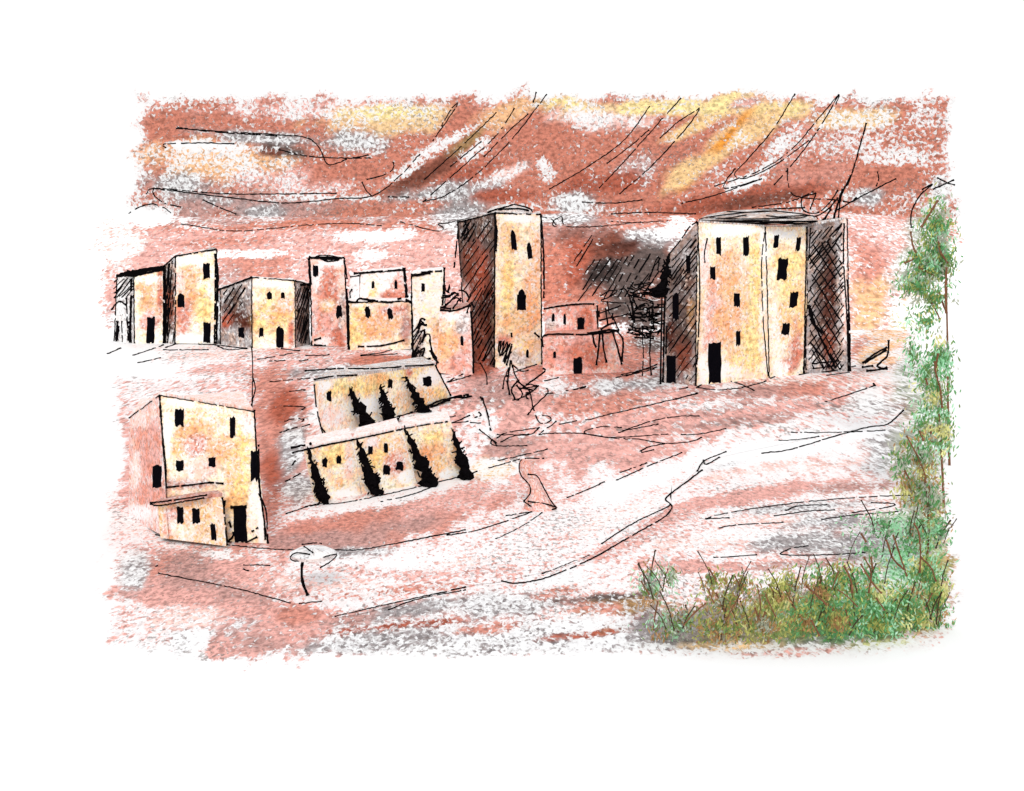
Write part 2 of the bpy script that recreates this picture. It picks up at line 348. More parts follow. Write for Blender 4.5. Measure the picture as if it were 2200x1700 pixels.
# ------------------------------------------------------------------ sky, hills, ground, path
RS = 900.0
def sky_pt(px, py):
    d = Vector(((px-CX)/F, 1., -(py-HY)/F)).normalized(); return Vector((0,0,HC))+d*RS
def build_sky():
    mb = MB()
    az = np.concatenate([np.linspace(-80, -28, 24, endpoint=False), np.linspace(-28, 28, 300), np.linspace(29, 80, 24)])
    el = np.concatenate([np.linspace(-4, -1, 4, endpoint=False), np.linspace(-1, 12, 90), np.linspace(12.8, 60, 26)])
    A, E = np.meshgrid(np.radians(az), np.radians(el)); A = A.ravel(); E = E.ravel()
    P = np.stack([np.sin(A)*np.cos(E)*RS, np.cos(A)*np.cos(E)*RS, np.sin(E)*RS+HC], 1)
    cols = paint(SKYP, CX+F*np.tan(A), HY-F*np.tan(E)/np.cos(A), ('p', 0.))
    K = F/8.0
    mb.grid(P, cols, np.stack([A*K, E*K], 1), len(el), len(az), 0)
    lines = conv(220,180,2.184, [
     [(345,210),(560,225),(820,240),(960,255),(1020,305),(1060,380),(1150,355),(1250,335)], [(350,205),(560,230),(820,246)],
     [(300,300),(285,285),(420,278),(620,282)], [(830,310),(960,340),(1150,350),(1280,348)],
     [(205,520),(240,492),(420,505),(620,518),(1100,515)], [(240,490),(240,520),(290,560),(370,580)],
     [(240,492),(600,535),(860,560),(1100,540),(1270,525),(1400,430),(1490,330)], [(470,545),(560,585),(630,612)],
     [(1218,460),(1235,500),(1268,530)], [(1240,450),(1330,425),(1365,395),(1365,368)],
     [(110,655),(115,620),(170,580),(240,565),(300,590),(340,630)], [(1080,632),(1250,628),(1400,641)],
     [(1550,270),(1665,100),(1640,115),(1590,200)], [(1510,450),(1700,280),(1850,135)], [(1630,390),(1780,270)],
     [(1505,555),(1700,380),(1850,240),(1940,105)], [(1510,550),(1600,530),(1750,430),(1930,250),(2085,50)],
     [(1790,345),(1900,230),(2000,140)], [(1340,532),(1440,532)], [(2035,40),(2020,90)]])
    lines += conv(1120,160,2.184, [
     [(130,540),(300,440),(480,310),(610,140)], [(365,535),(500,390),(750,110)],
     [(650,300),(740,220),(820,170),(835,165),(760,270),(600,440),(460,560)], [(285,600),(420,605),(570,590)],
     [(905,525),(1100,460),(1260,360),(1400,200),(1490,95),(1470,155)], [(1490,95),(1400,250),(1290,400),(1185,520)],
     [(1285,90),(1180,260),(1060,400),(1000,470),(1060,485),(1200,420),(1350,310)], [(1005,440),(955,510),(970,535),(1130,490)],
     [(750,605),(900,570),(1130,490)], [(1250,440),(1250,500),(1270,560),(1330,580),(1490,590)], [(1670,455),(1677,490),(1665,525)],
     [(420,655),(600,648),(820,655)], [(1080,625),(1250,600),(1370,550)], [(400,420),(520,330),(600,260)]])
    for l in lines: stroke(mb, sky_pt, l, 3.0, .07, .8, step=5)
    tag(mb.build('sky', [SKY, INK]), kind='structure')
build_sky()

FOOT, CREST = 198.0, 250.0
def crest_z(x):
    px = CX+x/CREST*F
    py = 466-12*np.exp(-((px-1020)/90)**2)-8*np.exp(-((px-1230)/60)**2)-10*np.exp(-((px-1700)/190)**2)+1.5*np.sin(px*.02)+(-6)*np.exp(-((px-300)/90)**2)
    return HC-(py-HY)*CREST/F
def hill_z(x, t): return -.3+(crest_z(x)+.3)*(1-(1-t)**1.6)
def hill_pt(px, py):
    lo, hi = 0., 1.
    for _ in range(26):
        t = (lo+hi)/2; Y = FOOT+(CREST-FOOT)*t; z = HC-(py-HY)*Y/F; x = (px-CX)*Y/F
        if hill_z(x, t) < z: lo = t
        else: hi = t
    Y = FOOT+(CREST-FOOT)*lo; return Vector(((px-CX)*Y/F, Y-.05, HC-(py-HY)*Y/F+.05))
def build_hills():
    mb = MB(); xs = np.concatenate([np.linspace(-420, -100, 24, endpoint=False), np.linspace(-100, 105, 230), np.linspace(108, 430, 24)]); ts = np.linspace(0, 1, 46)
    X, T = np.meshgrid(xs, ts); X = X.ravel(); T = T.ravel(); Yv = FOOT+(CREST-FOOT)*T; Z = hill_z(X, T)
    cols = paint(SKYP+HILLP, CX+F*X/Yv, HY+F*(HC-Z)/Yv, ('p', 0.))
    mb.grid(np.stack([X, Yv, Z], 1), cols, np.stack([X/.80, Z/.66+Yv*.25], 1), len(ts), len(xs), 0)
    n = len(xs); top = (len(ts)-1)*n; b = len(mb.v)
    for x in xs: mb.vert((x, CREST+130, -1.), (1,1,1,0))
    for j in range(n-1): mb.face((top+j, top+j+1, b+j+1, b+j), 0)
    L = conv(220,180,2.184, [[(370,660),(600,692),(800,680),(1000,662),(1180,658),(1320,668)], [(1400,650),(1560,692),(1600,680),(1575,660),(1620,655),(1740,630),(1840,640)]])
    L += conv(1120,160,2.184, [[(80,668),(140,680),(165,715),(150,710),(150,690),(190,668),(195,700),(240,717),(400,712),(560,693)], [(690,688),(520,697),(420,690)]])
    for l in L: stroke(mb, hill_pt, l, 2.6, .1, .8)
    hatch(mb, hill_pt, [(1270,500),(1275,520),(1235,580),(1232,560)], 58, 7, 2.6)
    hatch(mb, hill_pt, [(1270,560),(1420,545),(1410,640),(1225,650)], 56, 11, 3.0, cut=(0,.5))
    tag(mb.build('hills', [HILL, INK]), kind='structure')
build_hills()

def gsurf(px, py):
    p = gnd(px, py); p.z = .012*p.y/60; return p
def build_ground():
    mb = MB(); pys = np.concatenate([np.linspace(4600, 1760, 14, endpoint=False), np.linspace(1760, 700, 175), np.linspace(680, 486, 18)])
    Yr = F*HC/(pys-HY); ts = np.concatenate([np.linspace(-2.4, -.48, 18, endpoint=False), np.linspace(-.48, .48, 330), np.linspace(.5, 2.4, 18)])
    Yg, T = np.meshgrid(Yr, ts, indexing='ij'); X = (T*Yg).ravel(); Yg = Yg.ravel()
    cols = paint(LANDP, CX+F*X/Yg, HY+F*HC/Yg, ('p', 0.))
    mb.grid(np.stack([X, Yg, np.zeros_like(X)], 1), cols, np.stack([X, Yg], 1), len(Yr), len(ts), 0)
    n = len(ts); b = len(mb.v)
    for t in ts: mb.vert((t*300, -300, 0), (1,1,1,0))
    for j in range(n-1): mb.face((b+j, b+j+1, j+1, j), 0)
    L = conv(960,820,3.517, [
     [(530,0),(620,70),(650,190),(690,300),(740,320),(790,290),(770,265),(720,260)], [(500,145),(600,110),(690,35)], [(540,50),(640,70),(600,90)],
     [(610,255),(660,190),(760,90),(755,55)], [(750,95),(800,90)], [(455,0),(475,100)], [(255,120),(300,220),(330,370)], [(270,125),(320,290)],
     [(245,365),(350,450),(370,485),(330,470),(345,440),(375,470)], [(380,430),(450,390),(700,350)], [(380,405),(620,405),(690,355)], [(410,460),(500,415),(620,400)], [(370,490),(610,488)],
     [(390,600),(760,515)], [(320,655),(550,590)], [(825,305),(700,400),(760,395),(1000,395),(1250,430),(1450,440),(1650,470),(1850,455),(1925,425)],
     [(1320,350),(1150,345),(1040,390),(1250,425),(1670,400)], [(1300,390),(1500,315),(1700,270),(1910,262)], [(1330,375),(1595,325)],
     [(1050,295),(1250,245),(1600,165),(1885,95)], [(1770,405),(1900,400),(2110,360)], [(1460,530),(1530,495),(1640,475)], [(1470,540),(1560,520)],
     [(1285,748),(1500,650),(1775,540)], [(1310,690),(1510,620)], [(910,880),(1060,820),(1190,760)],
     [(720,1455),(900,1385),(1080,1315)], [(370,1195),(560,1100),(720,995)], [(450,1015),(640,985)], [(900,75),(1050,40)], [(850,325),(980,300)]])
    L += conv(1700,340,2.22, [[(0,1310),(200,1310),(450,1300)], [(160,1165),(300,1120),(400,1085)], [(390,1078),(400,1088)]])
    L += conv(1300,1040,2.73, [[(590,207),(730,200)], [(590,207),(700,175),(1100,115),(1500,80),(1800,70),(1855,95)], [(990,190),(1200,160),(1350,155)], [(1060,160),(1140,130),(1300,125)],
     [(1270,210),(1500,180),(1720,165)], [(1450,170),(1650,140),(1695,118),(1560,112)], [(670,258),(800,240),(1045,228)], [(635,435),(890,418)], [(1195,365),(1100,378),(1035,405),(1060,418),(1300,418),(1575,400)]])
    L += conv(220,1120,2.8, [[(320,85),(600,125),(900,160),(1120,176)], [(335,315),(700,385),(900,430),(1130,495)], [(330,270),(322,275)], [(1180,497),(1320,485)], [(845,265),(1010,268)], [(1720,535),(1900,470),(2184,415)], [(850,290),(880,300)]])
    L += conv(580,760,4.368, [[(0,270),(180,250),(400,235)], [(180,360),(250,350),(330,340),(320,350)], [(130,495),(250,500),(330,505),(300,530)], [(140,635),(230,615),(320,620),(300,640)], [(95,745),(200,710),(370,670)],
     [(150,1505),(400,1430),(700,1400),(1100,1320),(1500,1230)], [(330,1440),(520,1400)], [(1040,1390),(1300,1335),(1560,1240)], [(1420,1240),(1700,1180),(1945,1110)], [(1820,1190),(1910,1165)],
     [(1710,655),(1870,585)], [(1710,655),(1860,640)], [(1880,650),(1975,655)], [(1925,605),(1980,580),(1960,555)], [(1665,600),(1740,590)], [(150,1200),(280,1130)], [(210,1050),(235,1010)]])
    L += conv(220,500,3.9, [[(530,965),(690,918),(820,938),(960,945),(1210,975)], [(970,960),(1060,985),(1210,972)], [(260,1030),(380,990),(510,945)], [(300,1095),(490,1050)], [(1300,1065),(1450,1040),(1590,1015)], [(1400,1080),(1530,1075)], [(510,985),(890,985)],
     [(1500,975),(1655,995)], [(1700,1035),(1900,1030)], [(40,1020),(150,970)], [(1650,1080),(1720,1070)]])
    L += conv(1100,420,3.8375, [[(860,1505),(1000,1470),(1190,1400)], [(900,1480),(1190,1420)], [(940,1490),(1190,1430)], [(500,1610),(600,1585)], [(270,1535),(400,1500)], [(1350,1680),(1530,1635)]])
    L += conv(1380,360,3.377, [[(240,1685),(395,1640)], [(270,1610),(330,1600)], [(400,1595),(480,1560),(600,1555),(700,1570),(810,1620)], [(390,1600),(560,1615),(720,1600),(930,1545)], [(930,1530),(1100,1480)], [(1140,1505),(1300,1480),(1545,1445)], [(1340,1510),(1500,1490)]])
    L += conv(640,420,3.836, [[(490,1250),(650,1245),(890,1200)], [(520,1320),(680,1300),(850,1250)], [(520,1325),(820,1310)], [(1235,1540),(1360,1475)], [(1235,1545),(1420,1490)], [(1780,1460),(1980,1390)], [(60,1450),(300,1435),(520,1430)]])
    for l in L: stroke(mb, gsurf, l, 3.3, .055, .8, step=5)
    tag(mb.build('ground', [GROUND, INK]), kind='structure')
build_ground()

def build_path():
    up = [(610,1180),(690,1186),(830,1173),(1000,1146),(1120,1108),(1250,1068),(1340,1032),(1480,975),(1600,950),(1800,926),(1900,905),(1942,882)]
    lo = [(610,1205),(650,1250),(700,1300),(740,1326),(1000,1262),(1080,1250),(1230,1212),(1330,1160),(1436,1092),(1442,1062),(1500,1010),(1540,985),(1780,935),(1900,908),(1942,886)]
    def res(L, n):
        L = catmull(L, 6); L = np.array(L); d = np.concatenate([[0], np.cumsum(np.linalg.norm(np.diff(L, axis=0), axis=1))])
        s = np.linspace(0, d[-1], n); return np.stack([np.interp(s, d, L[:,0]), np.interp(s, d, L[:,1])], 1)
    n, k = 190, 16; U = res(up, n); Lw = res(lo, n); mb = MB()
    G = np.array([U+(Lw-U)*t for t in np.linspace(0, 1, k)]).reshape(-1, 2)
    cols = paint(LANDP, G[:,0], G[:,1], ('p', 0.)); cols[:,3] *= .86
    P = []
    for px, py in G: q = gnd(px, py); P.append((q.x, q.y, .02))
    mb.grid(P, cols, G, k, n, 0, True)
    def s2(px, py):
        p = gnd(px, py); p.z = .03; return p
    L = conv(960,820,3.517, [[(410,1510),(520,1528),(700,1500),(900,1430),(1100,1340),(1300,1225),(1500,1110),(1640,1030),(1700,960),(1690,930),(1655,900),(1680,860),(1800,770),(1930,670)], [(1890,680),(1950,600),(2110,535)],
        [(1940,600),(1960,630),(2060,575)], [(1170,1230),(1400,1080),(1640,965),(1690,935)], [(0,1165),(200,1135),(430,1065),(640,990)]])
    L += conv(1700,340,2.22, [[(-140,1410),(0,1390),(200,1330),(370,1285),(460,1270),(535,1205)], [(-60,1350),(30,1345),(130,1330)]])
    L += conv(220,1120,2.8, [[(1120,176),(1270,183)], [(1380,175),(1550,175),(1800,130),(2184,55)], [(1400,578),(1600,530),(2184,400)]])
    for l in L: stroke(mb, s2, l, 3.4, .035, .7, step=5)
    tag(mb.build('path', [GROUND, INK]), kind='structure')
build_path()

# ------------------------------------------------------------------ buildings
class Wall:
    """one vertical wall plane standing on the line between two ground points"""
    def __init__(s, a, b):
        s.A, s.B = gnd(*a), gnd(*b); d = (s.B-s.A); s.n = Vector((d.y, -d.x, 0)).normalized()
        if s.n.dot(Vector((0,0,HC))-s.A) < 0: s.n = -s.n
    def pt(s, px, py, off=0.):
        d = Vector(((px-CX)/F, 1., -(py-HY)/F)); o = Vector((0,0,HC))
        t = s.n.dot(s.A-o)/s.n.dot(d); return o+d*t+s.n*off
    def surf(s, off=.02): return lambda px, py: s.pt(px, py, off)

def opening(parent, wall, name, x0, y0, x1, y1, arch=0., rag=1., lean=0., label=None):
    """a dark window or door: ragged pen-blacked opening set in the wall"""
    o = []; n = 5
    q = (x1-x0)*.04; x0 += q; x1 -= q
    w = x1-x0; h = y1-y0
    for i in range(n+1):
        f = i/n; t = arch*h*(1-math.sqrt(max(0, 1-(2*f-1)**2)))
        o.append((x0+w*f, y0+t+random.uniform(-.05, .06)*h*rag))
    for i in range(1, 4): o.append((x1+random.uniform(-.06, .06)*w*rag, y0+h*i/4+arch*0))
    for i in range(n+1):
        f = 1-i/n; o.append((x0+w*f, y1+random.uniform(-.07, .07)*h*rag))
    for i in range(1, 4): o.append((x0+random.uniform(-.06, .06)*w*rag, y1-h*i/4))
    cy = (y0+y1)/2
    o = [(x+lean*(cy-y)/h, y) for x, y in o]
    mb = MB(); fr = [mb.vert(wall.pt(x, y, .035)) for x, y in o]; bk = [mb.vert(wall.pt(x, y, -.25)) for x, y in o]
    cxy = ((x0+x1)/2, cy); c0 = mb.vert(wall.pt(*cxy, .035)); c1 = mb.vert(wall.pt(*cxy, -.25))
    k = len(o)
    for i in range(k):
        j = (i+1)%k
        mb.face((fr[i], c0, fr[j])); mb.face((bk[j], c1, bk[i])); mb.face((fr[j], bk[j], bk[i], fr[i]))
    ob = mb.build(name, OPEN, parent)
    if label: ob['label'] = label
    return ob

def volume(parent, name, G, bot, top, depth, patches, base, edges='lrt', roofcol=('P', .4), inks=(), hatches=(), ew=3.6, roof=True, roof_th=.18):
    ew *= .76
    """a solid block: G ground line of each corner of the visible walls, bot/top the drawn corners; closed behind by its real depth"""
    mb = MB(); walls = [Wall(G[i], G[i+1]) for i in range(len(G)-1)]
    bases = base if isinstance(base, list) else [base]*len(walls)
    for i, w in enumerate(walls):
        b0, b1, t0, t1 = bot[i], bot[i+1], top[i], top[i+1]
        nc = max(3, int(abs(b1[0]-b0[0])/6)+2); nr = max(3, int(abs(b0[1]-t0[1])/7)+2)
        g = []
        for r in range(nr):
            v = r/(nr-1)
            for c in range(nc):
                u = c/(nc-1)
                x = (b0[0]*(1-u)+b1[0]*u)*(1-v)+(t0[0]*(1-u)+t1[0]*u)*v; y = (b0[1]*(1-u)+b1[1]*u)*(1-v)+(t0[1]*(1-u)+t1[1]*u)*v
                g.append((x, y))
        g = np.array(g); cols = paint(patches, g[:,0], g[:,1], bases[i])
        P = [w.pt(x, y) for x, y in g]
        d = Vector((w.B-w.A)); d.normalize()
        uv = []
        kk = 7.6*w.A.y/F
        for p in P: uv.append(((p-w.A).dot(d)/kk+i*31+G[0][0], p.z/kk))
        mb.grid(P, cols, uv, nr, nc, 0)
    # back: the two end corners carried away from the viewer
    def away(p, dist, inw):
        h = Vector((p.x, p.y, 0)).normalized(); return p+h*dist+Vector((inw, 0, 0))
    pb = [walls[0].pt(*bot[0])]+[w.pt(*bot[i+1]) for i, w in enumerate(walls)]
    ptp = [walls[0].pt(*top[0])]+[w.pt(*top[i+1]) for i, w in enumerate(walls)]
    span = (pb[-1]-pb[0]).length
    q = [away(pb[0], depth, span*.06), away(pb[-1], depth, -span*.06), away(ptp[0], depth, span*.06), away(ptp[-1], depth, -span*.06)]
    rc = tuple(LP[bases[0][0]])+(bases[0][1],)
    i0, i1, i2, i3 = [mb.vert(v, rc) for v in (pb[0], q[0], q[2], ptp[0])]; mb.face((i0, i3, i2, i1))
    j0, j1, j2, j3 = [mb.vert(v, rc) for v in (pb[-1], q[1], q[3], ptp[-1])]; mb.face((j0, j1, j2, j3))
    mb.face((i1, i2, j2, j1))
    # drawn edges
    K = len(walls)
    for i, w in enumerate(walls):
        s = w.surf(.03)
        if 'l' in edges or i > 0: stroke(mb, s, [bot[i], ((bot[i][0]+top[i][0])/2+random.uniform(-1.5, 1.5), (bot[i][1]+top[i][1])/2), top[i]], ew, .03, .8)
        if i == K-1 and 'r' in edges: stroke(mb, s, [bot[i+1], ((bot[i+1][0]+top[i+1][0])/2+random.uniform(-1.5, 1.5), (bot[i+1][1]+top[i+1][1])/2), top[i+1]], ew, .03, .8)
        if 't' in edges: stroke(mb, s, [top[i], top[i+1]], ew, .06, 1.0)
        if 'b' in edges: stroke(mb, s, [(bot[i][0], bot[i][1]-1), (bot[i+1][0], bot[i+1][1]-1)], ew*.8, .1, 1.0)
    for wi, pts, wd in inks: stroke(mb, walls[wi].surf(.03), pts, wd, .05, .7)
    for wi, poly, ang, gap, wd in hatches: hatch(mb, walls[wi].surf(.025), poly, ang, gap, wd)
    ob = mb.build(name, [WALL, INK], parent)
    if roof:
        rb = MB(); ring = ptp+[q[3], q[2]]; cc = tuple(LP[roofcol[0]])+(roofcol[1],)
        cen = sum(ring, Vector())/len(ring)
        ring = [cen+(p-cen)*.985 for p in ring]; n = len(ring)
        lo = [rb.vert(p+Vector((0,0,.003)), cc, (p.x*6, p.y*6)) for p in ring]; hi = [rb.vert(p+Vector((0,0,roof_th)), cc, (p.x*6, p.y*6)) for p in ring]
        ch = rb.vert(cen+Vector((0,0,roof_th+.05)), cc, (cen.x*6, cen.y*6)); cl = rb.vert(cen+Vector((0,0,.003)), cc)
        for i in range(n):
            j = (i+1)%n; rb.face((lo[i], lo[j], hi[j], hi[i])); rb.face((hi[i], hi[j], ch)); rb.face((lo[j], lo[i], cl))
        rb.build('roof', WALL, parent)
    return walls

def quad(a, b, c, d): return [a, b, c, d]
GL = 'flat-roofed plaster houses of the hill village'

# --- leftmost low house; left side's shade put in as grey pigment and ink hatching
h = thing('plaster_house', 'low pale house with one dark door at the far left edge of the village', 'house', GL)
w = volume(h, 'wall', [(246,733),(289,738),(351,738)], [(246,735),(289,738),(351,738)], [(252,594),(288,594),(352,578)], 7,
    [(318,640,26,45,0,'a',.72), (320,690,24,30,0,'p',.6), (345,640,9,70,0,'r',.75), (318,600,30,10,0,'w',.2)], [('g', .25), ('Y', .35)],
    inks=[(0, [(283,600),(281,735)], 7), (0, [(272,640),(276,730)], 4), (0, [(253,690),(250,737)], 6), (0, [(262,690),(264,760)], 3), (0, [(240,665),(256,648),(272,655)], 4), (0, [(246,640),(266,610)], 3), (0, [(256,700),(252,730)], 7), (0, [(280,690),(281,733)], 9)],
    hatches=[(0, quad((248,600),(288,598),(288,640),(240,640)), 48, 7, 3.6)], roofcol=('k', .8), ew=4)
opening(h, w[1], 'door', 314, 682, 333, 737, lean=2)
rb = MB(); sf = lambda x, y: w[1].pt(x, y, .05)
for k in range(9): stroke(rb, sf, [(252+k*3, 592-k*1.2+random.uniform(-3, 3)), (300, 586-k*.6), (352-k, 571+k*1.1)], 3.6, .05, 1.2)
for k in range(4): stroke(rb, sf, [(250, 592+k), (300, 580+k*3), (350, 572+k*3)], 3.5, .05, 1.2)
rb.build('eave', [INK, INK], h)

# --- tall house with the rising roof line; left side's shade painted and hatched
h = thing('plaster_house', 'tall pale house with roofline rising to the right and three dark openings', 'house', GL)
w = volume(h, 'wall', [(352,737),(376,740),(466,740)], [(354,742),(376,738),(465,739)], [(353,571),(377,551),(466,536)], 8,
    [(410,640,30,70,0,'a',.74), (440,650,20,80,0,'y',.7), (455,610,10,60,0,'Y',.4), (395,690,22,50,0,'s',.62), (385,600,12,30,0,'P',.5), (365,660,10,50,0,'b',.95), (420,728,60,14,0,'w',.12), (400,558,40,12,0,'w',.15)], [('k', .55), ('Y', .45)],
    hatches=[(0, quad((354,575),(375,556),(374,735),(355,738)), 84, 4, 4.2)], inks=[(1, [(462,545),(468,600),(465,730)], 5), (1, [(463,560),(461,738)], 4), (0, [(356,600),(355,740)], 7)], roofcol=('k', .5), ew=4.4)
opening(h, w[1], 'window', 436, 566, 452, 599); opening(h, w[1], 'window', 381, 631, 397, 660, .15); opening(h, w[1], 'door', 436, 694, 453, 737)

# --- cream house; shade of both sides painted in grey-brown pigment and ink hatching
h = thing('plaster_house', 'small cream house with dark shaded walls on both sides and four openings in front', 'house', GL)
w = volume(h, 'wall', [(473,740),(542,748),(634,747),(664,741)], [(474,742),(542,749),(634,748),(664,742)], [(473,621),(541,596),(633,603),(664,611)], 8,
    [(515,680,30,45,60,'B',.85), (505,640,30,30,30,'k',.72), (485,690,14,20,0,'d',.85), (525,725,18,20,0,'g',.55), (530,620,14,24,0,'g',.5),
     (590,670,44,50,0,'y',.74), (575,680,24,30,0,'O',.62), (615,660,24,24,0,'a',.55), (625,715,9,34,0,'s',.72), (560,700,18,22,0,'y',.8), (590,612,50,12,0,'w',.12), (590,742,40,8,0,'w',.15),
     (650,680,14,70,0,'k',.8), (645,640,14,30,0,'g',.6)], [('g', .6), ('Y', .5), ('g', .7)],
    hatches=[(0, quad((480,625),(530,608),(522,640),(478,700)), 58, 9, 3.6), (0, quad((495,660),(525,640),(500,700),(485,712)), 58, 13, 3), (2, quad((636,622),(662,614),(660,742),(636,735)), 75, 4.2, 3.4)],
    inks=[(0, [(472,622),(500,612),(541,596)], 5), (2, [(644,612),(664,611)], 5)], roofcol=('P', .2))
opening(h, w[0], 'window', 512, 705, 525, 725, rag=2)
for a in ((573,627,584,643), (603,627,612,642), (556,704,567,724)): opening(h, w[1], 'window', *a, arch=.25, rag=1.6)
opening(h, w[1], 'door', 593, 702, 610, 748, .15)

# --- reddish tower of the left group
h = thing('watch_tower', 'slim reddish tower with two windows between the cream house and the wide stepped house', 'tower')
w = volume(h, 'wall', [(668,744),(748,746)], [(670,742),(748,746)], [(664,554),(740,554)], 6,
    [(705,620,24,70,0,'s',.66), (712,640,22,30,0,'r',.75), (690,690,26,50,0,'p',.7), (725,720,20,40,0,'r',.85), (735,660,10,60,0,'g',.5), (680,600,12,30,0,'w',.2), (700,655,22,14,0,'c',.4), (710,565,40,10,0,'w',.15), (690,735,18,14,0,'w',.2)], ('P', .5),
    inks=[(0, [(664,553),(700,556),(728,558),(706,562),(690,556)], 4.2), (0, [(664,555),(667,612)], 6), (0, [(740,560),(746,600)], 4), (0, [(744,620),(748,740)], 4.6), (0, [(675,731),(690,727)], 4), (0, [(675,741),(700,744)], 4)], roofcol=('P', .3), ew=4.4)
opening(h, w[0], 'window', 672, 570, 684, 594); opening(h, w[0], 'window', 722, 655, 735, 683, .2, 1.5)
mb = MB()
for k, yy in enumerate((549, 552, 556)): stroke(mb, w[0].surf(.05), [(668, 555), (690, yy), (712, yy+1), (734, 555)], 3, .0, .6)
mb.build('roof_rim', [INK, INK], h)

# --- wide stepped house
h = thing('stepped_house', 'wide yellow house with a smaller whitish upper storey set back on its roof', 'house')
w = volume(h, 'wall', [(748,752),(885,752)], [(750,758),(885,750)], [(747,650),(884,648)], 8,
    [(770,710,34,50,0,'y',.78), (790,700,30,40,0,'O',.62), (830,705,50,36,0,'a',.62), (872,700,14,50,0,'m',.72), (840,665,40,14,0,'s',.6), (800,740,60,10,0,'w',.25), (810,755,50,6,0,'p',.4), (765,655,16,8,0,'w',.2)], ('Y', .45),
    inks=[(0, [(748,648),(765,650),(772,642),(800,646),(840,650),(862,641),(884,650)], 5), (0, [(748,660),(750,755)], 5), (0, [(745,630),(748,660)], 4), (0, [(769,745),(820,743),(870,731)], 4.2)], roofcol=('P', .2), ew=4)
w2 = volume(h, 'upper_storey', [(774,744),(876,744)], [(772,645),(876,645)], [(774,587),(870,580)], 6,
    [(800,615,22,26,0,'Y',.3), (840,634,50,14,0,'r',.78), (858,605,14,26,0,'p',.5), (802,628,10,12,0,'y',.6)], ('P', .16), inks=[(0, [(760,588),(800,585),(868,580)], 5), (0, [(868,575),(874,640)], 7)], roofcol=('P', .2), ew=3.6)
w3 = volume(h, 'stair_block', [(748,745),(773,745)], [(748,646),(772,646)], [(752,596),(772,592)], 4, [(760,620,12,20,0,'g',.25)], ('P', .1), edges='t', roofcol=('P', .2), inks=[(0, [(753,640),(752,628),(757,622)], 3)])
for a in ((783,658,796,682), (832,661,844,685)): opening(h, w[0], 'window', *a, arch=.3, rag=1.5, lean=-3)
for a in ((798,604,805,619), (847,602,854,621)): opening(h, w2[0], 'window', *a, arch=.3)

# --- tall narrow white house
h = thing('plaster_house', 'tall narrow whitish house with one small window near its broken roofline', 'house', GL)
w = volume(h, 'wall', [(885,773),(958,774)], [(886,780),(960,778)], [(884,588),(954,580)], 6,
    [(925,680,24,30,0,'Y',.45), (900,725,14,44,0,'g',.5), (900,765,18,18,0,'k',.6), (940,720,20,50,0,'a',.55), (915,650,26,30,0,'y',.3), (905,640,10,14,0,'g',.3)], ('Y', .3),
    inks=[(0, [(884,592),(905,590),(925,585)], 7), (0, [(905,586),(950,582)], 4), (0, [(884,636),(888,780)], 4.4), (0, [(955,575),(952,640),(950,662)], 4.6), (0, [(955,612),(960,628),(966,612),(964,630)], 4),
          (0, [(884,740),(900,710),(902,690),(912,700),(908,730),(895,752),(884,775)], 3.6), (0, [(885,770),(912,748),(905,778),(925,770)], 4)],
    hatches=[(0, quad((886,700),(905,690),(905,780),(887,780)), 60, 7, 3)], roofcol=('P', .1), edges='lr', ew=4)
opening(h, w[0], 'window', 905, 609, 913, 627)

# --- peach block in front of it
h = thing('plaster_house', 'peach block with a flat scribbled roof and one slit window left of the slim tower', 'house', GL)
w = volume(h, 'wall', [(925,805),(1015,805)], [(938,800),(1017,812)], [(945,668),(1010,660)], 6,
    [(960,740,34,50,0,'a',.72), (985,780,26,30,0,'p',.72), (965,700,24,20,0,'Y',.4), (995,700,18,26,0,'g',.36), (1005,760,12,50,0,'p',.6), (975,680,20,10,0,'w',.15)], ('P', .5), edges='', roofcol=('m', .7),
    inks=[(0, [(1012,668),(1016,740),(1017,822)], 4.6), (0, [(1013,700),(1018,780)], 4), (0, [(945,666),(975,668),(1010,656)], 4.6), (0, [(946,661),(970,664)], 4), (0, [(924,752),(945,790)], 6)], ew=4)
opening(h, w[0], 'window', 989, 722, 996, 743, .2)
mb = MB(); sf = w[0].surf(.06)
for l in ([(950,636),(970,634),(985,624),(1000,628),(1008,640)], [(948,640),(968,638)], [(950,662),(965,650),(980,640),(990,648)], [(955,660),(985,630)], [(972,664),(990,640)], [(1003,672),(1012,650),(1018,662)], [(965,638),(975,628),(985,636)]): stroke(mb, sf, l, 4, .03, .8)
mb.build('roof_brush', [INK, INK], h)

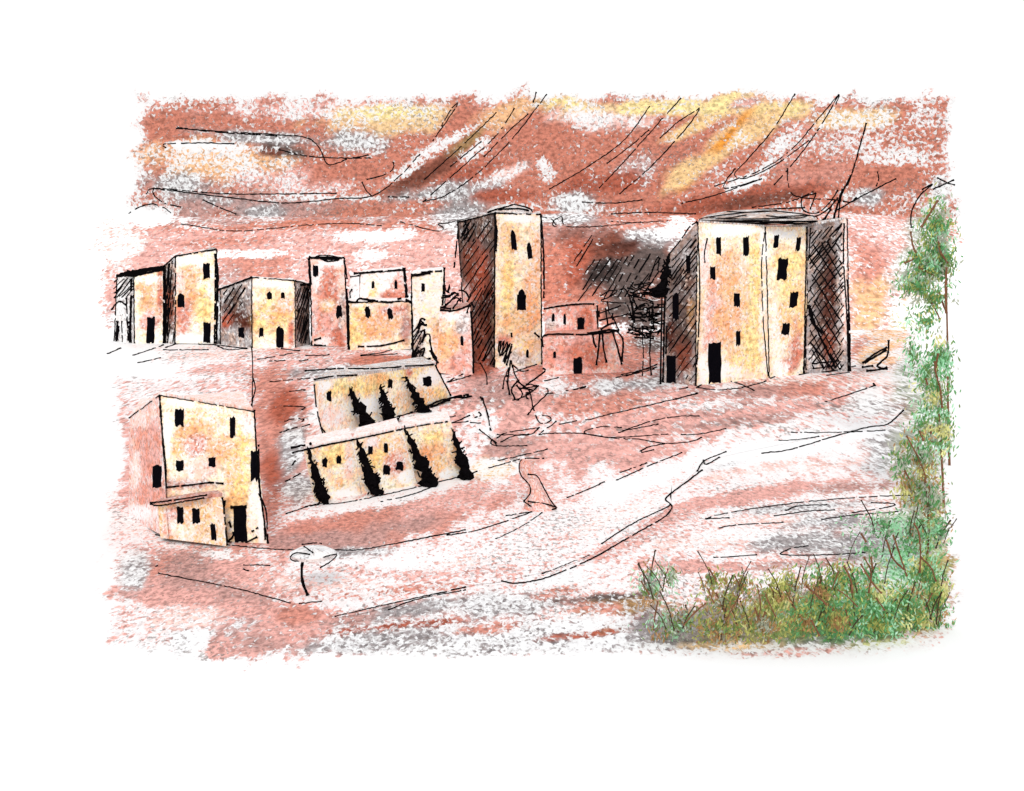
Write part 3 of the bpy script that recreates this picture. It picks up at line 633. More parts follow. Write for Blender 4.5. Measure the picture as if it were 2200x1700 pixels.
# --- slim tower; shade on the left wall is dark brown pigment plus hatching
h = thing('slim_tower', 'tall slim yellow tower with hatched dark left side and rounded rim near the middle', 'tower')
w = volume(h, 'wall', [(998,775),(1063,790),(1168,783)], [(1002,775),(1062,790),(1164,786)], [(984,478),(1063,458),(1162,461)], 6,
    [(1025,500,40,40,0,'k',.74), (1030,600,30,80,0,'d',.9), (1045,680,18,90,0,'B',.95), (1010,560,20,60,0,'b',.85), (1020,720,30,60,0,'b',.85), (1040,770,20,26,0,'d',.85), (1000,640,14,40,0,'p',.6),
     (1115,590,40,130,0,'Y',.62), (1090,600,16,140,0,'y',.72), (1140,640,22,90,0,'a',.62), (1100,520,22,40,0,'c',.6), (1150,560,12,90,0,'a',.5), (1110,690,40,40,0,'c',.66), (1080,735,20,20,0,'s',.6), (1110,770,40,20,0,'g',.34), (1125,740,20,20,0,'y',.5), (1115,470,46,14,0,'w',.12)],
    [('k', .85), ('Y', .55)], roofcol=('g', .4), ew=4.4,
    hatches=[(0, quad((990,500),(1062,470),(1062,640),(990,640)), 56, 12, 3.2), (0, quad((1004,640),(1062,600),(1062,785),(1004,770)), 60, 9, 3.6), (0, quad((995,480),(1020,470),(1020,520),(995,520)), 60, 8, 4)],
    inks=[(0, [(985,495),(980,540),(976,575)], 4), (0, [(1000,475),(1006,500),(992,505),(1008,480)], 4), (1, [(1062,458),(1066,500),(1064,540)], 6), (1, [(1162,462),(1168,560),(1168,640)], 4.4), (1, [(1076,732),(1074,765),(1090,735),(1084,780),(1100,740),(1088,785)], 3.6), (1, [(1098,715),(1099,725)], 3.6), (1, [(1148,715),(1158,724)], 3.6)])
opening(h, w[1], 'window', 1097, 494, 1109, 537, .3, .6, -4); opening(h, w[1], 'window', 1132, 522, 1143, 556, .3, .8, -4)
opening(h, w[1], 'window', 1110, 621, 1131, 667, .45, .6); opening(h, w[1], 'window', 1130, 751, 1136, 768, .3)
def cap(parent, name, wall, x0, x1, yb, yt, depth, col, scrib, wd=3.4, sag=8):
    """a low rounded roof: a flattened dome standing on the wall head"""
    L, R = wall.pt(x0, yb), wall.pt(x1, yb); cen = (L+R)/2; ax = (R-L)/2; ay = Vector((-ax.y, ax.x, 0)).normalized()*depth*.5
    if ay.y < 0: ay = -ay
    cen = cen+ay*.96; up = (yb-yt)*cen.y/F; sg = sag*cen.y/F; mb = MB(); cc = tuple(LP[col[0]])+(col[1],); R_ = 20; rings = []
    def sp(a, t): return cen+(ax*math.cos(a)+ay*math.sin(a))*math.cos(t)+Vector((0,0,up*math.sin(t) if t > 0 else sg*math.sin(t)))
    for t in (-1.2, -.8, -.4, 0, .35, .7, 1.05, 1.35):
        rings.append([mb.vert(sp(2*PI*k/R_, t), cc, (k*3, t*20)) for k in range(R_)])
    for a, b in zip(rings, rings[1:]):
        for k in range(R_): mb.face((a[k], a[(k+1)%R_], b[(k+1)%R_], b[k]))
    mb.face(rings[-1]); mb.face(rings[0][::-1])
    for l in scrib:
        pts = catmull(l, .12)                                  # (angle, height) pairs on the dome
        P = [cen+(sp(a, t)-cen)*1.02 for a, t in pts]
        mb.tube(P, [wd*.5*cen.y/F*random.uniform(.7, 1.25) for _ in P])
    return mb.build(name, [WALL, INK], parent)
cap(h, 'roof_rim', w[1], 1067, 1159, 459, 438, 4.6, ('g', .4), [[(PI+.02,.05),(1.25*PI,-.5),(1.5*PI,-.75),(1.75*PI,-.5),(2*PI,.05)], [(PI,.1),(1.3*PI,.7),(1.5*PI,1.1),(1.7*PI,.7),(2*PI,.1)], [(1.2*PI,.4),(1.5*PI,.5),(1.7*PI,.3)]], 4.2)

# --- low red double house
h = thing('stepped_house', 'low reddish two-level house with rounded roof corner right of the slim tower', 'house')
w = volume(h, 'wall', [(1166,806),(1338,800)], [(1166,806),(1336,800)], [(1166,724),(1322,716)], 7,
    [(1250,760,70,34,0,'s',.86), (1200,780,34,24,0,'p',.72), (1290,770,40,30,0,'s',.8), (1300,800,40,14,0,'w',.3), (1185,735,24,12,0,'p',.6), (1320,770,18,30,0,'P',.5), (1200,800,30,10,0,'w',.3)], ('p', .66), edges='', roofcol=('s', .7),
    inks=[(0, [(1165,745),(1168,722),(1200,718),(1250,719),(1290,716),(1328,711)], 4.), (0, [(1166,745),(1162,722)], 4)], ew=3.6)
w2 = volume(h, 'upper_storey', [(1170,794),(1284,792)], [(1170,716),(1284,716)], [(1170,663),(1283,654)], 5,
    [(1210,690,40,26,0,'p',.66), (1260,690,20,30,0,'r',.82), (1200,665,30,10,0,'s',.6), (1205,690,26,12,0,'w',.2), (1185,700,14,16,0,'g',.4)], ('p', .6), edges='', roofcol=('s', .6),
    inks=[(0, [(1168,664),(1200,658),(1250,653),(1280,654)], 4.), (0, [(1283,656),(1284,690),(1285,715)], 4.), (0, [(1284,668),(1285,682)], 7)], ew=3.6)
for a in ((1185,674,1192,691), (1210,674,1216,697)): opening(h, w2[0], 'window', *a, arch=.3)
opening(h, w2[0], 'door', 1240, 683, 1256, 717, rag=1.3); opening(h, w[0], 'window', 1188, 755, 1195, 769, .2); opening(h, w[0], 'door', 1232, 768, 1251, 806, rag=1.3)

# --- great square tower; outer walls carry painted shade, dark pigment under crossed hatching
h = thing('great_tower', 'large square yellow tower with many slit windows and dark hatched sides at the right', 'tower')
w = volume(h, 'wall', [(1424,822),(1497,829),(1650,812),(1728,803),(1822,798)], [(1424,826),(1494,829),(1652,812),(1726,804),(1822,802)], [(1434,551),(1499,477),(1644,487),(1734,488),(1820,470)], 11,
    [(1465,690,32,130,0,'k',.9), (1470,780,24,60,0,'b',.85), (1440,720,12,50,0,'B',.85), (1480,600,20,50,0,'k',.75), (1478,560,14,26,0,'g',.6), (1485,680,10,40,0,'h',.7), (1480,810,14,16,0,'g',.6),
     (1570,600,60,60,0,'a',.62), (1590,680,50,110,0,'c',.6), (1530,680,26,100,0,'p',.55), (1625,600,20,120,0,'y',.72), (1615,750,26,60,0,'y',.86), (1560,690,40,50,0,'a',.62), (1640,680,9,140,0,'Y',.4), (1600,780,30,30,0,'y',.62), (1560,795,50,20,0,'w',.15), (1570,495,70,14,0,'w',.1), (1515,570,12,60,0,'P',.35), (1640,520,12,50,0,'w',.15), (1510,790,12,40,0,'w',.15),
     (1690,560,40,30,0,'y',.82), (1700,640,30,60,0,'y',.82), (1712,740,20,60,0,'s',.7), (1685,700,30,50,0,'O',.6), (1672,760,20,40,0,'Y',.3), (1722,640,8,110,0,'O',.8), (1665,690,12,70,0,'w',.2), (1690,505,40,12,0,'w',.12), (1700,785,24,20,0,'s',.7), (1680,790,20,20,0,'w',.2),
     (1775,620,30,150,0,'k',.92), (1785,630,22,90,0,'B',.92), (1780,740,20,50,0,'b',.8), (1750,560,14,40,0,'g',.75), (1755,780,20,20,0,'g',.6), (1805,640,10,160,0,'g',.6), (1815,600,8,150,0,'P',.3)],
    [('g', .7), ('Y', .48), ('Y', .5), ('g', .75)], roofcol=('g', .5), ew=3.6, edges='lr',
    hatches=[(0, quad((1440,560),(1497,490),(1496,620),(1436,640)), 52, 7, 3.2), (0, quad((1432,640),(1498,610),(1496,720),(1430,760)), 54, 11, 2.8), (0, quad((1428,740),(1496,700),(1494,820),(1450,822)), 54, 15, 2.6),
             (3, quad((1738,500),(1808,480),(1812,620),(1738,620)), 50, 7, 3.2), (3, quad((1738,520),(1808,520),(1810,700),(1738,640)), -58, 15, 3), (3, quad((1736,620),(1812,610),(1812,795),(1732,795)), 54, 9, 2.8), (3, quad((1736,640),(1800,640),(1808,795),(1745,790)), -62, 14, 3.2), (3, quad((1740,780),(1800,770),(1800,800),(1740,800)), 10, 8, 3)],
    inks=[(0, [(1436,548),(1460,520),(1480,490),(1498,476)], 3.4), (0, [(1430,600),(1427,700),(1425,824)], 5), (0, [(1433,700),(1431,760)], 4), (1, [(1498,477),(1503,620),(1500,720),(1494,829)], 3.6), (1, [(1519,512),(1513,545),(1514,565)], 3), (1, [(1642,500),(1636,560),(1636,600),(1640,700),(1650,808)], 3),
          (2, [(1733,500),(1733,640),(1726,800)], 5), (2, [(1730,700),(1731,795)], 4), (3, [(1742,490),(1736,560)], 3), (3, [(1813,480),(1812,560),(1820,700),(1822,800)], 4), (3, [(1820,600),(1824,680),(1826,800)], 5), (3, [(1738,660),(1760,720),(1795,790)], 5), (3, [(1736,655),(1745,690),(1765,715)], 6), (3, [(1740,735),(1760,760),(1790,795)], 4)])
for a in ((1538,511,1549,547), (1596,508,1609,548), (1525,572,1537,600), (1576,631,1590,659), (1581,711,1591,742)): opening(h, w[1], 'window', *a, rag=1.2)
opening(h, w[1], 'door', 1521, 737, 1550, 824, rag=.8)
for a in ((1662,505,1673,533), (1710,510,1720,538), (1669,556,1692,602), (1696,628,1714,660), (1679,695,1696,719)): opening(h, w[2], 'window', *a, rag=1.4, lean=3)
opening(h, w[0], 'window', 1474, 552, 1484, 586, rag=2); opening(h, w[0], 'window', 1444, 631, 1459, 688); opening(h, w[0], 'door', 1431, 764, 1453, 823, rag=.6)
scr = [[(PI,.0),(1.25*PI,-.9),(1.5*PI,-1.1),(1.75*PI,-.9),(2*PI,0)], [(PI,.1),(1.3*PI,.7),(1.5*PI,1.),(1.7*PI,.7),(2*PI,.1)]]
for k in range(16):
    a0 = random.uniform(1.02, 1.6)*PI; ln = random.uniform(.25, .6)*PI; t0 = random.uniform(-.9, 1.0)
    scr.append([(a0, t0), (a0+ln*.5, t0+random.uniform(-.3, .15)), (min(a0+ln, 1.98*PI), t0+random.uniform(-.3, .3))])
wr = Wall((1498,820),(1760,812))
cap(h, 'roof', wr, 1532, 1786, 474, 450, 8, ('g', .55), scr, 2.3, 9)
mb = MB(); sf = w[3].surf(-2.)
for l in ([(1822,500),(1826,440),(1835,405),(1850,380),(1884,262)], [(1800,530),(1812,470),(1832,405)], [(1806,515),(1822,440),(1850,375)]): stroke(mb, sf, l, 3.6, .0, .6)
mb.build('mast', [INK, INK], h)
mb = MB()
for l in ([(1816,454),(1880,418),(1948,383)], [(1834,432),(1850,434),(1862,424)]): stroke(mb, sf, l, 3.4, .0, .6)
mb.build('mast_arm', [INK, INK], h)
mb = MB()
for l in ([(1775,415),(1745,425),(1748,452),(1775,458),(1800,440),(1822,408)], [(1738,465),(1770,466),(1800,450),(1822,425)], [(1735,468),(1780,478),(1808,450)], [(1775,415),(1762,450)], [(1650,450),(1750,446)], [(1790,480),(1815,430)], [(1800,470),(1810,500),(1806,470)]): stroke(mb, sf, l, 3.4, .02, .6)
mb.build('roof_bracket', [INK, INK], h)

# --- big corner house lower left
h = thing('corner_house', 'large nearest house at lower left with a ledge, tall dark doorway and pink left wall', 'house')
w = volume(h, 'wall', [(272,1100),(350,1160),(572,1168)], [(276,1112),(362,1158),(574,1168)], [(278,898),(343,849),(545,884)], 7,
    [(310,960,40,80,0,'p',.85), (300,900,24,26,0,'P',.5), (320,1060,46,26,0,'p',.80), (290,1000,14,60,0,'P',.4), (300,1100,30,20,0,'w',.12), (360,930,14,60,0,'w',.06),
     (410,930,40,36,20,'a',.70), (440,900,60,26,-8,'O',.45), (470,960,50,40,0,'a',.60), (385,965,22,24,0,'O',.6), (430,1005,60,22,0,'P',.45), (500,1000,26,50,0,'O',.6), (525,960,18,60,0,'y',.6), (510,1070,36,36,0,'O',.85), (520,1040,20,36,0,'y',.7), (420,960,30,30,0,'s',.5), (400,1040,60,14,0,'m',.55),
     (395,1135,50,24,0,'Y',.4), (440,1110,40,40,0,'c',.45), (545,1080,16,60,0,'Y',.25), (535,910,16,30,0,'P',.35), (560,1120,8,60,0,'w',.1), (400,868,60,8,-9,'w',.15)], [('p', .42), ('Y', .52)], edges='t', roofcol=('P', .4),
    inks=[(1, [(343,850),(349,930),(356,1000),(357,1050)], 4), (1, [(343,850),(346,895)], 5), (1, [(356,1047),(400,1043),(450,1037),(480,1039)], 4), (1, [(547,880),(550,950),(558,1050),(575,1165)], 4), (1, [(556,955),(558,1040),(568,1120),(570,1160)], 4), (1, [(557,1060),(572,1100),(576,1168)], 3.6),
          (1, [(475,1066),(480,1110),(489,1168)], 5), (1, [(484,1075),(481,1100)], 4), (1, [(493,1120),(502,1150),(490,1163),(498,1166)], 4.4), (1, [(496,1090),(530,1088)], 6), (1, [(541,1142),(555,1134)], 3.6), (1, [(528,1165),(553,1154)], 4)], ew=3.2)
for a in ((376,880,396,915), (494,897,506,938), (378,989,395,1012), (448,983,464,1003)): opening(h, w[1], 'window', *a, rag=1.4)
opening(h, w[1], 'window', 538, 968, 555, 1030, rag=1.4); opening(h, w[0], 'door', 328, 1000, 348, 1046)
opening(h, w[1], 'door', 502, 1090, 531, 1166, rag=.8, lean=-4)
w3 = volume(h, 'annex', [(340,1164),(487,1180)], [(345,1156),(489,1174)], [(338,1082),(479,1067)], .8,
    [(370,1105,24,18,0,'p',.5), (440,1100,40,24,0,'O',.5), (395,1140,50,14,0,'Y',.4), (450,1140,30,24,0,'c',.5), (360,1140,14,20,0,'p',.5)], ('c', .45), edges='', roofcol=('m', .7), inks=[(0, [(479,1068),(483,1110),(489,1172)], 4.4)])
for a in ((380,1090,395,1124), (413,1093,430,1125)): opening(h, w3[0], 'window', *a, rag=1.2, lean=-2)
opening(h, w3[0], 'window', 453, 1125, 464, 1160, rag=1.2, lean=-3)
w[1] = w3[0]
mb = MB(); A = [w[1].pt(x, y, .02) for x, y in ((335,1076),(456,1060),(456,1066),(335,1082))]; Bq = [p+w[1].n*.45 for p in A]
cc = tuple(LP['m'])+(.7,); ia = [mb.vert(p, cc, (p.x*9, p.z*9)) for p in A]; ib = [mb.vert(p, cc, (p.x*9+1, p.z*9+2)) for p in Bq]
for i in range(4): mb.face((ia[i], ia[(i+1)%4], ib[(i+1)%4], ib[i]))
mb.face(ib); mb.face(ia[::-1])
sl = w[1].surf(.47); stroke(mb, sl, [(334,1077),(390,1070),(455,1060)], 3.6, .03); stroke(mb, sl, [(334,1079),(360,1082),(455,1065)], 3.6, .05)
mb.build('ledge', [WALL, INK], h)

# --- long yellow row
h = thing('long_house', 'long low yellow house higher on the slope with three windows and three cypresses in front', 'house')
w = volume(h, 'wall', [(694,938),(1006,853)], [(694,938),(972,862)], [(672,820),(936,785)], 6,
    [(760,830,90,22,8,'y',.86), (820,815,40,16,8,'O',.86), (880,800,50,16,8,'y',.6), (720,900,40,26,0,'P',.4), (800,870,60,16,10,'w',.14), (870,860,40,20,10,'c',.5), (915,855,40,20,14,'O',.5), (920,812,26,18,0,'w',.12), (945,845,16,18,0,'y',.7), (690,850,14,34,0,'a',.4), (880,800,10,14,0,'s',.6), (700,830,20,12,0,'w',.1)], ('Y', .42), edges='', roofcol=('g', .4),
    inks=[(0, [(674,826),(680,880),(694,938)], 3.6), (0, [(655,797),(720,792),(800,792),(870,787),(930,783)], 3.6), (0, [(675,815),(720,808),(770,806)], 3.6), (0, [(935,785),(950,815),(968,850)], 3.8), (0, [(690,920),(698,930),(692,940)], 4)], ew=3.4)
for a in ((702,840,712,860), (832,815,843,833), (907,809,927,830)): opening(h, w[0], 'window', *a, rag=2, arch=.15)
mb = MB(); sf = w[0].surf(.25)
for l in ([(694,938),(740,933),(760,927)], [(735,938),(790,918),(850,900),(915,875)], [(790,915),(830,902),(880,886)], [(915,872),(950,858),(1008,852)], [(920,876),(965,855),(1000,848)], [(900,880),(960,860)]): stroke(mb, sf, l, 5, .06, 1.2)
mb.build('plinth', [INK, INK], h)

# --- lower terrace: three houses side by side
def terrace(label, g, bot, top, pats, base, ops, inks):
    h = thing('terrace_house', label, 'house', 'row of three small yellow terrace houses')
    w = volume(h, 'wall', g, bot, top, 3.6, pats, base, edges='', roofcol=('P', .3), inks=inks, ew=3.4)
    for a in ops: opening(h, w[0], 'window', *a, rag=1.8, arch=.15)
terrace('left terrace house of the lower row, pale yellow with two small round windows', [(672,1080),(776,1062)], [(676,1080),(776,1062)], [(652,966),(757,945)],
    [(715,975,40,26,0,'y',.86), (720,1040,40,30,0,'Y',.6), (728,1040,10,14,0,'O',.6), (680,980,10,30,0,'O',.5), (750,1000,12,40,0,'P',.4), (740,1060,30,10,0,'w',.1)], ('Y', .5), [(692,984,703,1003), (723,979,733,997)],
    [(0, [(625,962),(650,957),(668,953)], 5), (0, [(627,973),(655,966),(700,956),(757,945)], 4)])
terrace('middle terrace house of the lower row with four windows in two pairs', [(776,1061),(898,1042)], [(777,1062),(897,1042)], [(758,945),(860,922)],
    [(830,960,44,24,0,'O',.55), (820,990,40,26,0,'y',.74), (800,950,18,14,0,'P',.3), (850,1000,30,30,0,'s',.5), (800,1030,30,16,0,'Y',.4), (870,1025,18,14,0,'w',.12), (880,950,14,30,0,'a',.5)], ('Y', .5), [(790,958,801,976), (824,952,833,972), (823,998,838,1019), (850,993,866,1010)],
    [(0, [(757,945),(800,936),(860,923)], 3.4)])
terrace('right terrace house of the lower row, windowless orange and yellow front', [(898,1040),(1004,1022)], [(898,1042),(1006,1020)], [(861,922),(968,905)],
    [(925,980,36,40,0,'a',.74), (930,940,30,16,0,'y',.74), (945,1000,20,26,0,'O',.62), (985,970,16,40,0,'c',.6), (920,1020,20,12,0,'Y',.4), (960,1020,24,10,0,'w',.1), (990,1000,10,20,0,'h',.5)], ('Y', .5), [],
    [(0, [(861,922),(910,913),(960,906)], 3.2)])
bpy.context.view_layer.update()

# ------------------------------------------------------------------ cypresses in front of the rows
UPROW, LOROW = Wall((694,938), (1006,853)), Wall((672,1080), (1004,1022))
def cypress(label, apex, bl, br, wall=None, fat=1.0, group='dark cypresses before the terrace rows', dy=6, lift=False):
    bx = (bl[0]+br[0])/2
    if wall:
        Y = wall.pt(bx, 1000).y; off = (br[0]-bl[0])*.5*fat*Y/F*1.25+.15
        p = wall.pt(bx, 1000, off); base = Vector((p.x, p.y, 0)); Y = base.y
    else:
        base = gnd(bx, max(bl[1], br[1])+dy); Y = base.y
    k = Y/F
    t = thing('cypress_tree', label, 'tree', group)
    A = wall.pt(apex[0], apex[1], .45) if wall else at(apex[0], apex[1], Y); W = (br[0]-bl[0])*.5*k*fat; mb = MB(); n, m_ = 11, 20
    H0 = at(bx, max(bl[1], br[1]), Y) if lift else base+Vector((0,0,.06))
    ax = A-H0
    rings = []
    for i in range(m_):
        f = i/(m_-1); r = W*(1-f)**.8*(.9+.25*math.sin(f*17+apex[0]))+.02
        c = H0+ax*f+Vector((random.gauss(0, .06)*W, 0, 0))
        rings.append([mb.vert(c+Vector((math.cos(2*PI*q/n)*r*random.uniform(.5, 1.32), math.sin(2*PI*q/n)*r*random.uniform(.6, 1.15), random.gauss(0, .1)*W)), (.01,.01,.012,1)) for q in range(n)])
    for a, b in zip(rings, rings[1:]):
        for q in range(n): mb.face((a[q], a[(q+1)%n], b[(q+1)%n], b[q]), 0)
    mb.face(rings[-1], 0); mb.face(rings[0][::-1], 0)
    for q in range(30):                                     # sprays standing off the crown
        f = random.random()**1.2; a = random.uniform(0, 2*PI); r = W*(1-f)**.8+.03
        p = H0+ax*f+Vector((math.cos(a)*r, math.sin(a)*r, 0)); d = Vector((math.cos(a)*.35, math.sin(a)*.3, random.uniform(-.6, 1.))).normalized()*random.uniform(.25, .75)*W
        mb.tube([p-d*.5, p+d*.3, p+d*.7], [4*k*.5, 3.6*k*.5, 1.5*k], 0, 5)
    mb.build('crown', INK, t)
    tb = MB(); tb.tube([base-Vector((0,0,.1)), base+Vector((0,0,.3)), H0+ax*.2], [W*.15, W*.13, W*.1] if lift else [W*.3, W*.24, W*.15], 0, 8); tb.build('trunk', INK, t)
cypress('wide leaning black cypress, leftmost in front of the long upper house', (741,832), (752,912), (790,912), UPROW)
cypress('stout blunt black cypress in the middle of the long upper house', (808,828), (804,897), (832,897), UPROW, 1.2)
cypress('leaning black cypress at the right of the long upper house', (862,810), (878,874), (908,874), UPROW)
cypress('black cypress at the left end of the lower terrace row', (652,958), (670,1072), (700,1070), LOROW)
cypress('thin leaning black cypress between the left and middle terrace houses', (757,940), (776,1056), (812,1056), LOROW)
cypress('broad leaning black cypress between the middle and right terrace houses', (862,920), (890,1042), (928,1038), LOROW)
cypress('black cypress on the right terrace house, rightmost of the lower row', (963,920), (974,1030), (1002,1030), LOROW, 1.2)
cypress('dark pointed cypress beside the left wall of the large square tower', (1437,548), (1402,640), (1436,640), None, 1.0, None, 186, True)

# ------------------------------------------------------------------ pen-drawn shrubs
def scribble(name, label, cat, base, lines, wd=3.2, mat=INK, group=None):
    b = gnd(*base); mb = MB()
    def sf(px, py):
        q = at(px, py, b.y); return q
    for l in lines:
        dd = random.uniform(-.4, .4); ph = random.uniform(0, 6)
        stroke(mb, lambda x, y, dd=dd, ph=ph: at(x, y, b.y+dd+.35*math.sin(x*.09+ph)), l, wd*random.uniform(.85, 1.25), .02, .7)
    o = mb.build(name, [mat, mat]); return tag(o, label, cat, group)
L = conv(1100,420,3.8375, [[(730,830),(800,790),(870,785),(800,840),(735,865),(780,880),(940,890)], [(890,780),(930,770),(980,880),(1000,1030),(1010,1120),(1200,1130),(1230,1090)], [(950,900),(1010,1050),(990,860),(1040,940)], [(1010,740),(1150,720),(1050,770),(960,830),(1100,800),(1220,830)],
   [(960,1010),(1100,1000),(1240,970)], [(950,1130),(1050,1150),(1230,1120)], [(1010,1170),(1170,1180)], [(1000,830),(1080,850),(1160,880),(1150,920),(1080,930)], [(1130,700),(1190,530),(1215,515),(1200,620)], [(1040,860),(1100,870),(1170,900)], [(1030,900),(1010,960),(1060,900)]])
for k in range(60):
    x = random.uniform(940, 1200); y = random.uniform(740, 1160); L += conv(1100,420,3.8375, [[(x, y), (x+random.uniform(30, 90), y+random.uniform(-25, 25)), (x+random.uniform(0, 130), y+random.uniform(-40, 40))]])
L += conv(1100,420,3.8375, [[(1110,950),(1130,940),(1125,1010),(1105,980),(1140,960)], [(1160,940),(1165,1090)], [(1155,930),(1150,1050)], [(1130,960),(1140,1010)]])
L += [[(1380,700),(1382,760),(1380,808)], [(1398,710),(1396,770),(1399,806)]]
scribble('tangled_bush', 'dense tangle of black bare twigs between the low red house and the large tower', 'bush', (1390,808), L, 3.0)
scribble('dry_shrub', 'thin bare shrub with looping twigs at the foot of the slim tower', 'shrub', (1120,860), conv(640,420,3.836, [[(1755,1360),(1735,1480),(1730,1560),(1745,1645)], [(1755,1360),(1790,1480),(1860,1580),(1940,1610),(1880,1640),(1900,1690)], [(1720,1490),(1740,1490)], [(1860,1590),(1980,1570)], [(1880,1560),(2000,1480),(2040,1440),(2020,1430)], [(1660,1200),(1655,1290),(1700,1200),(1680,1320),(1750,1220),(1690,1370),(1760,1290)], [(1500,1380),(1550,1470),(1560,1560)], [(1800,1560),(1850,1640),(1800,1700)], [(1830,1600),(1900,1560),(1970,1570)], [(1740,1420),(1700,1520),(1690,1600)], [(1770,1400),(1840,1450),(1900,1440)], [(1820,1520),(1760,1600),(1790,1680)]]))
scribble('dry_shrub', 'small bare shrub beside the narrow whitish house above the long yellow house', 'shrub', (915,800), conv(640,420,3.836, [[(985,1100),(1005,1040),(1020,1015),(1050,1030)], [(1010,1060),(1060,1070)], [(1010,1130),(1040,1110),(1050,1150),(1085,1145),(1090,1200)], [(1020,1210),(1050,1150)], [(1085,1200),(1110,1290),(1150,1360),(1130,1440)], [(960,1300),(1040,1290),(1000,1360),(1080,1390)], [(1100,1300),(1160,1390)], [(950,1360),(1010,1340),(1070,1350)], [(1095,1280),(1120,1340)]]), 4.)
scribble('thin_pole', 'single thin upright pole rising behind the right corner of the nearest house', 'pole', (542,884), [[(541,745),(543,800),(541,884)], [(543,812),(548,835),(540,872)]], 3.4)

# --- trestle of poles in front of the low red house
t = thing('pole_trestle', 'rough wooden pole stand with splayed legs before the low red house', 'trestle')
for l in conv(1100,420,3.8375, [[(725,1140),(715,1260),(695,1405)], [(745,1140),(755,1260),(780,1380)], [(830,1130),(870,1260),(905,1395)], [(860,1110),(915,1200),(905,1370)], [(665,1145),(680,1230),(695,1255)]]):
    mb = MB(); b = gnd(1300, 812); dd = random.uniform(-.5, .5); l2 = l[:-1]+[(l[-1][0], l[-1][1])]
    stroke(mb, lambda x, y: at(x, y, b.y+dd), l2, 4.4, 0, .6); mb.build('leg', [INK, INK], t)
mb = MB()
for l in conv(1100,420,3.8375, [[(620,1140),(720,1125),(800,1110),(880,1120)], [(730,1110),(790,1070),(860,1050)]]): stroke(mb, lambda x, y: at(x, y, gnd(1300,812).y), l, 5.4, 0, .6)
mb.build('beam', [INK, INK], t)
mb = MB()
for l in conv(1100,420,3.8375, [[(785,870),(800,960),(830,1010),(880,1110)], [(770,930),(790,1070)], [(830,970),(830,1030)], [(700,980),(900,910)], [(720,1030),(950,980)]]): stroke(mb, lambda x, y: at(x, y, gnd(1300,812).y+.2), l, 3.6, .03, .6)
mb.build('upright', [INK, INK], t)

# --- small objects
def lathe_along(mb, pts, col, n=18):
    """pts = (px, py, half width px) rows of a rounded solid at one distance"""
    rings = []
    for px, py, r, Y in pts:
        c = at(px, py, Y); k = Y/F
        rings.append([mb.vert(c+Vector((math.cos(2*PI*q/n)*r*k, math.sin(2*PI*q/n)*r*k, 0)), col, (q*2.2, py/5)) for q in range(n)])
    for a, b in zip(rings, rings[1:]):
        for q in range(n): mb.face((a[q], b[q], b[(q+1)%n], a[(q+1)%n]), 0)
    mb.face(rings[0], 0); mb.face(rings[-1][::-1], 0)
b = gnd(1162, 1092); Y = b.y; mb = MB(); cc = tuple(LP['p'])+(.55,)
lathe_along(mb, [(1135,988,17,Y), (1130,1000,16,Y), (1134,1015,13,Y), (1143,1032,13,Y), (1150,1050,15,Y), (1154,1065,21,Y), (1158,1078,30,Y), (1161,1088,36,Y), (1162,1092,36,Y)], cc)
sf = lambda x, y: at(x, y, Y-.45)
for l in conv(960,820,3.517, [[(735,580),(590,582),(550,620),(555,700),(620,780),(630,840),(580,905)], [(610,700),(680,712),(730,800),(780,890),(830,958)], [(580,905),(660,955),(750,975),(830,958)], [(610,905),(720,920),(820,945)]]): stroke(mb, lambda x, y: at(x, y, Y-.75), l, 3.2, .02, .5)
tag(mb.build('flared_stump', [WALL, INK]), 'pale curved stump flaring at its foot beside the winding path', 'stump')

t = thing('mushroom_stone', 'mushroom-shaped stone with pale grey flat cap on a thin stem below the path', 'stone')
b = gnd(660, 1280); Y = b.y
mb = MB(); cc = tuple(LP['g'])+(.25,)
lathe_along(mb, [(672,1176,10,Y), (672,1180,34,Y), (672,1188,50,Y), (672,1196,46,Y), (672,1201,14,Y)], cc, 22)
for l in conv(220,1120,2.8, [[(1250,200),(1170,190),(1130,215),(1160,240),(1280,230),(1390,200),(1410,205),(1370,245),(1310,280)], [(1200,140),(1290,130),(1320,135)], [(1210,150),(1270,190)]]): stroke(mb, lambda x, y: at(x, y, Y-.85), l, 3., .05, .5)
mb.build('cap', [WALL, INK], t)
mb = MB(); stroke(mb, lambda x, y: at(x, y, Y), [(652,1196),(648,1225),(650,1250),(661,1279)], 7, 0, .3); mb.build('stem', [INK, INK], t)

t = thing('lean_to', 'small slanted open lean-to standing right of the large square tower', 'shelter')
Y = gnd(1890, 800).y; mb = MB(); cc = tuple(LP['c'])+(.4,)
q = [(1853,781),(1906,746),(1905,756),(1858,786)]
fa = [mb.vert(at(x, y, Y), cc, (x/5, y/5)) for x, y in q]; fb = [mb.vert(at(x, y, Y)+Vector((0,2.2,0)), cc, (x/5, y/5)) for x, y in q]
for i in range(4): mb.face((fa[i], fa[(i+1)%4], fb[(i+1)%4], fb[i]))
mb.face(fa); mb.face(fb[::-1])
for l in ([(1853,780),(1880,760),(1906,746)], [(1858,779),(1905,752)]): stroke(mb, lambda x, y: at(x, y, Y-.05), l, 4.6, 0, .6)
mb.build('roof', [WALL, INK], t)
mb = MB()
for l in ([(1909,731),(1909,748),(1906,765),(1895,776),(1884,787),(1898,792),(1906,789)], [(1862,797),(1885,795),(1906,792)], [(1852,789),(1876,786)]): stroke(mb, lambda x, y: at(x, y, Y), l, 4.6, 0, .6)
mb.build('post', [INK, INK], t)

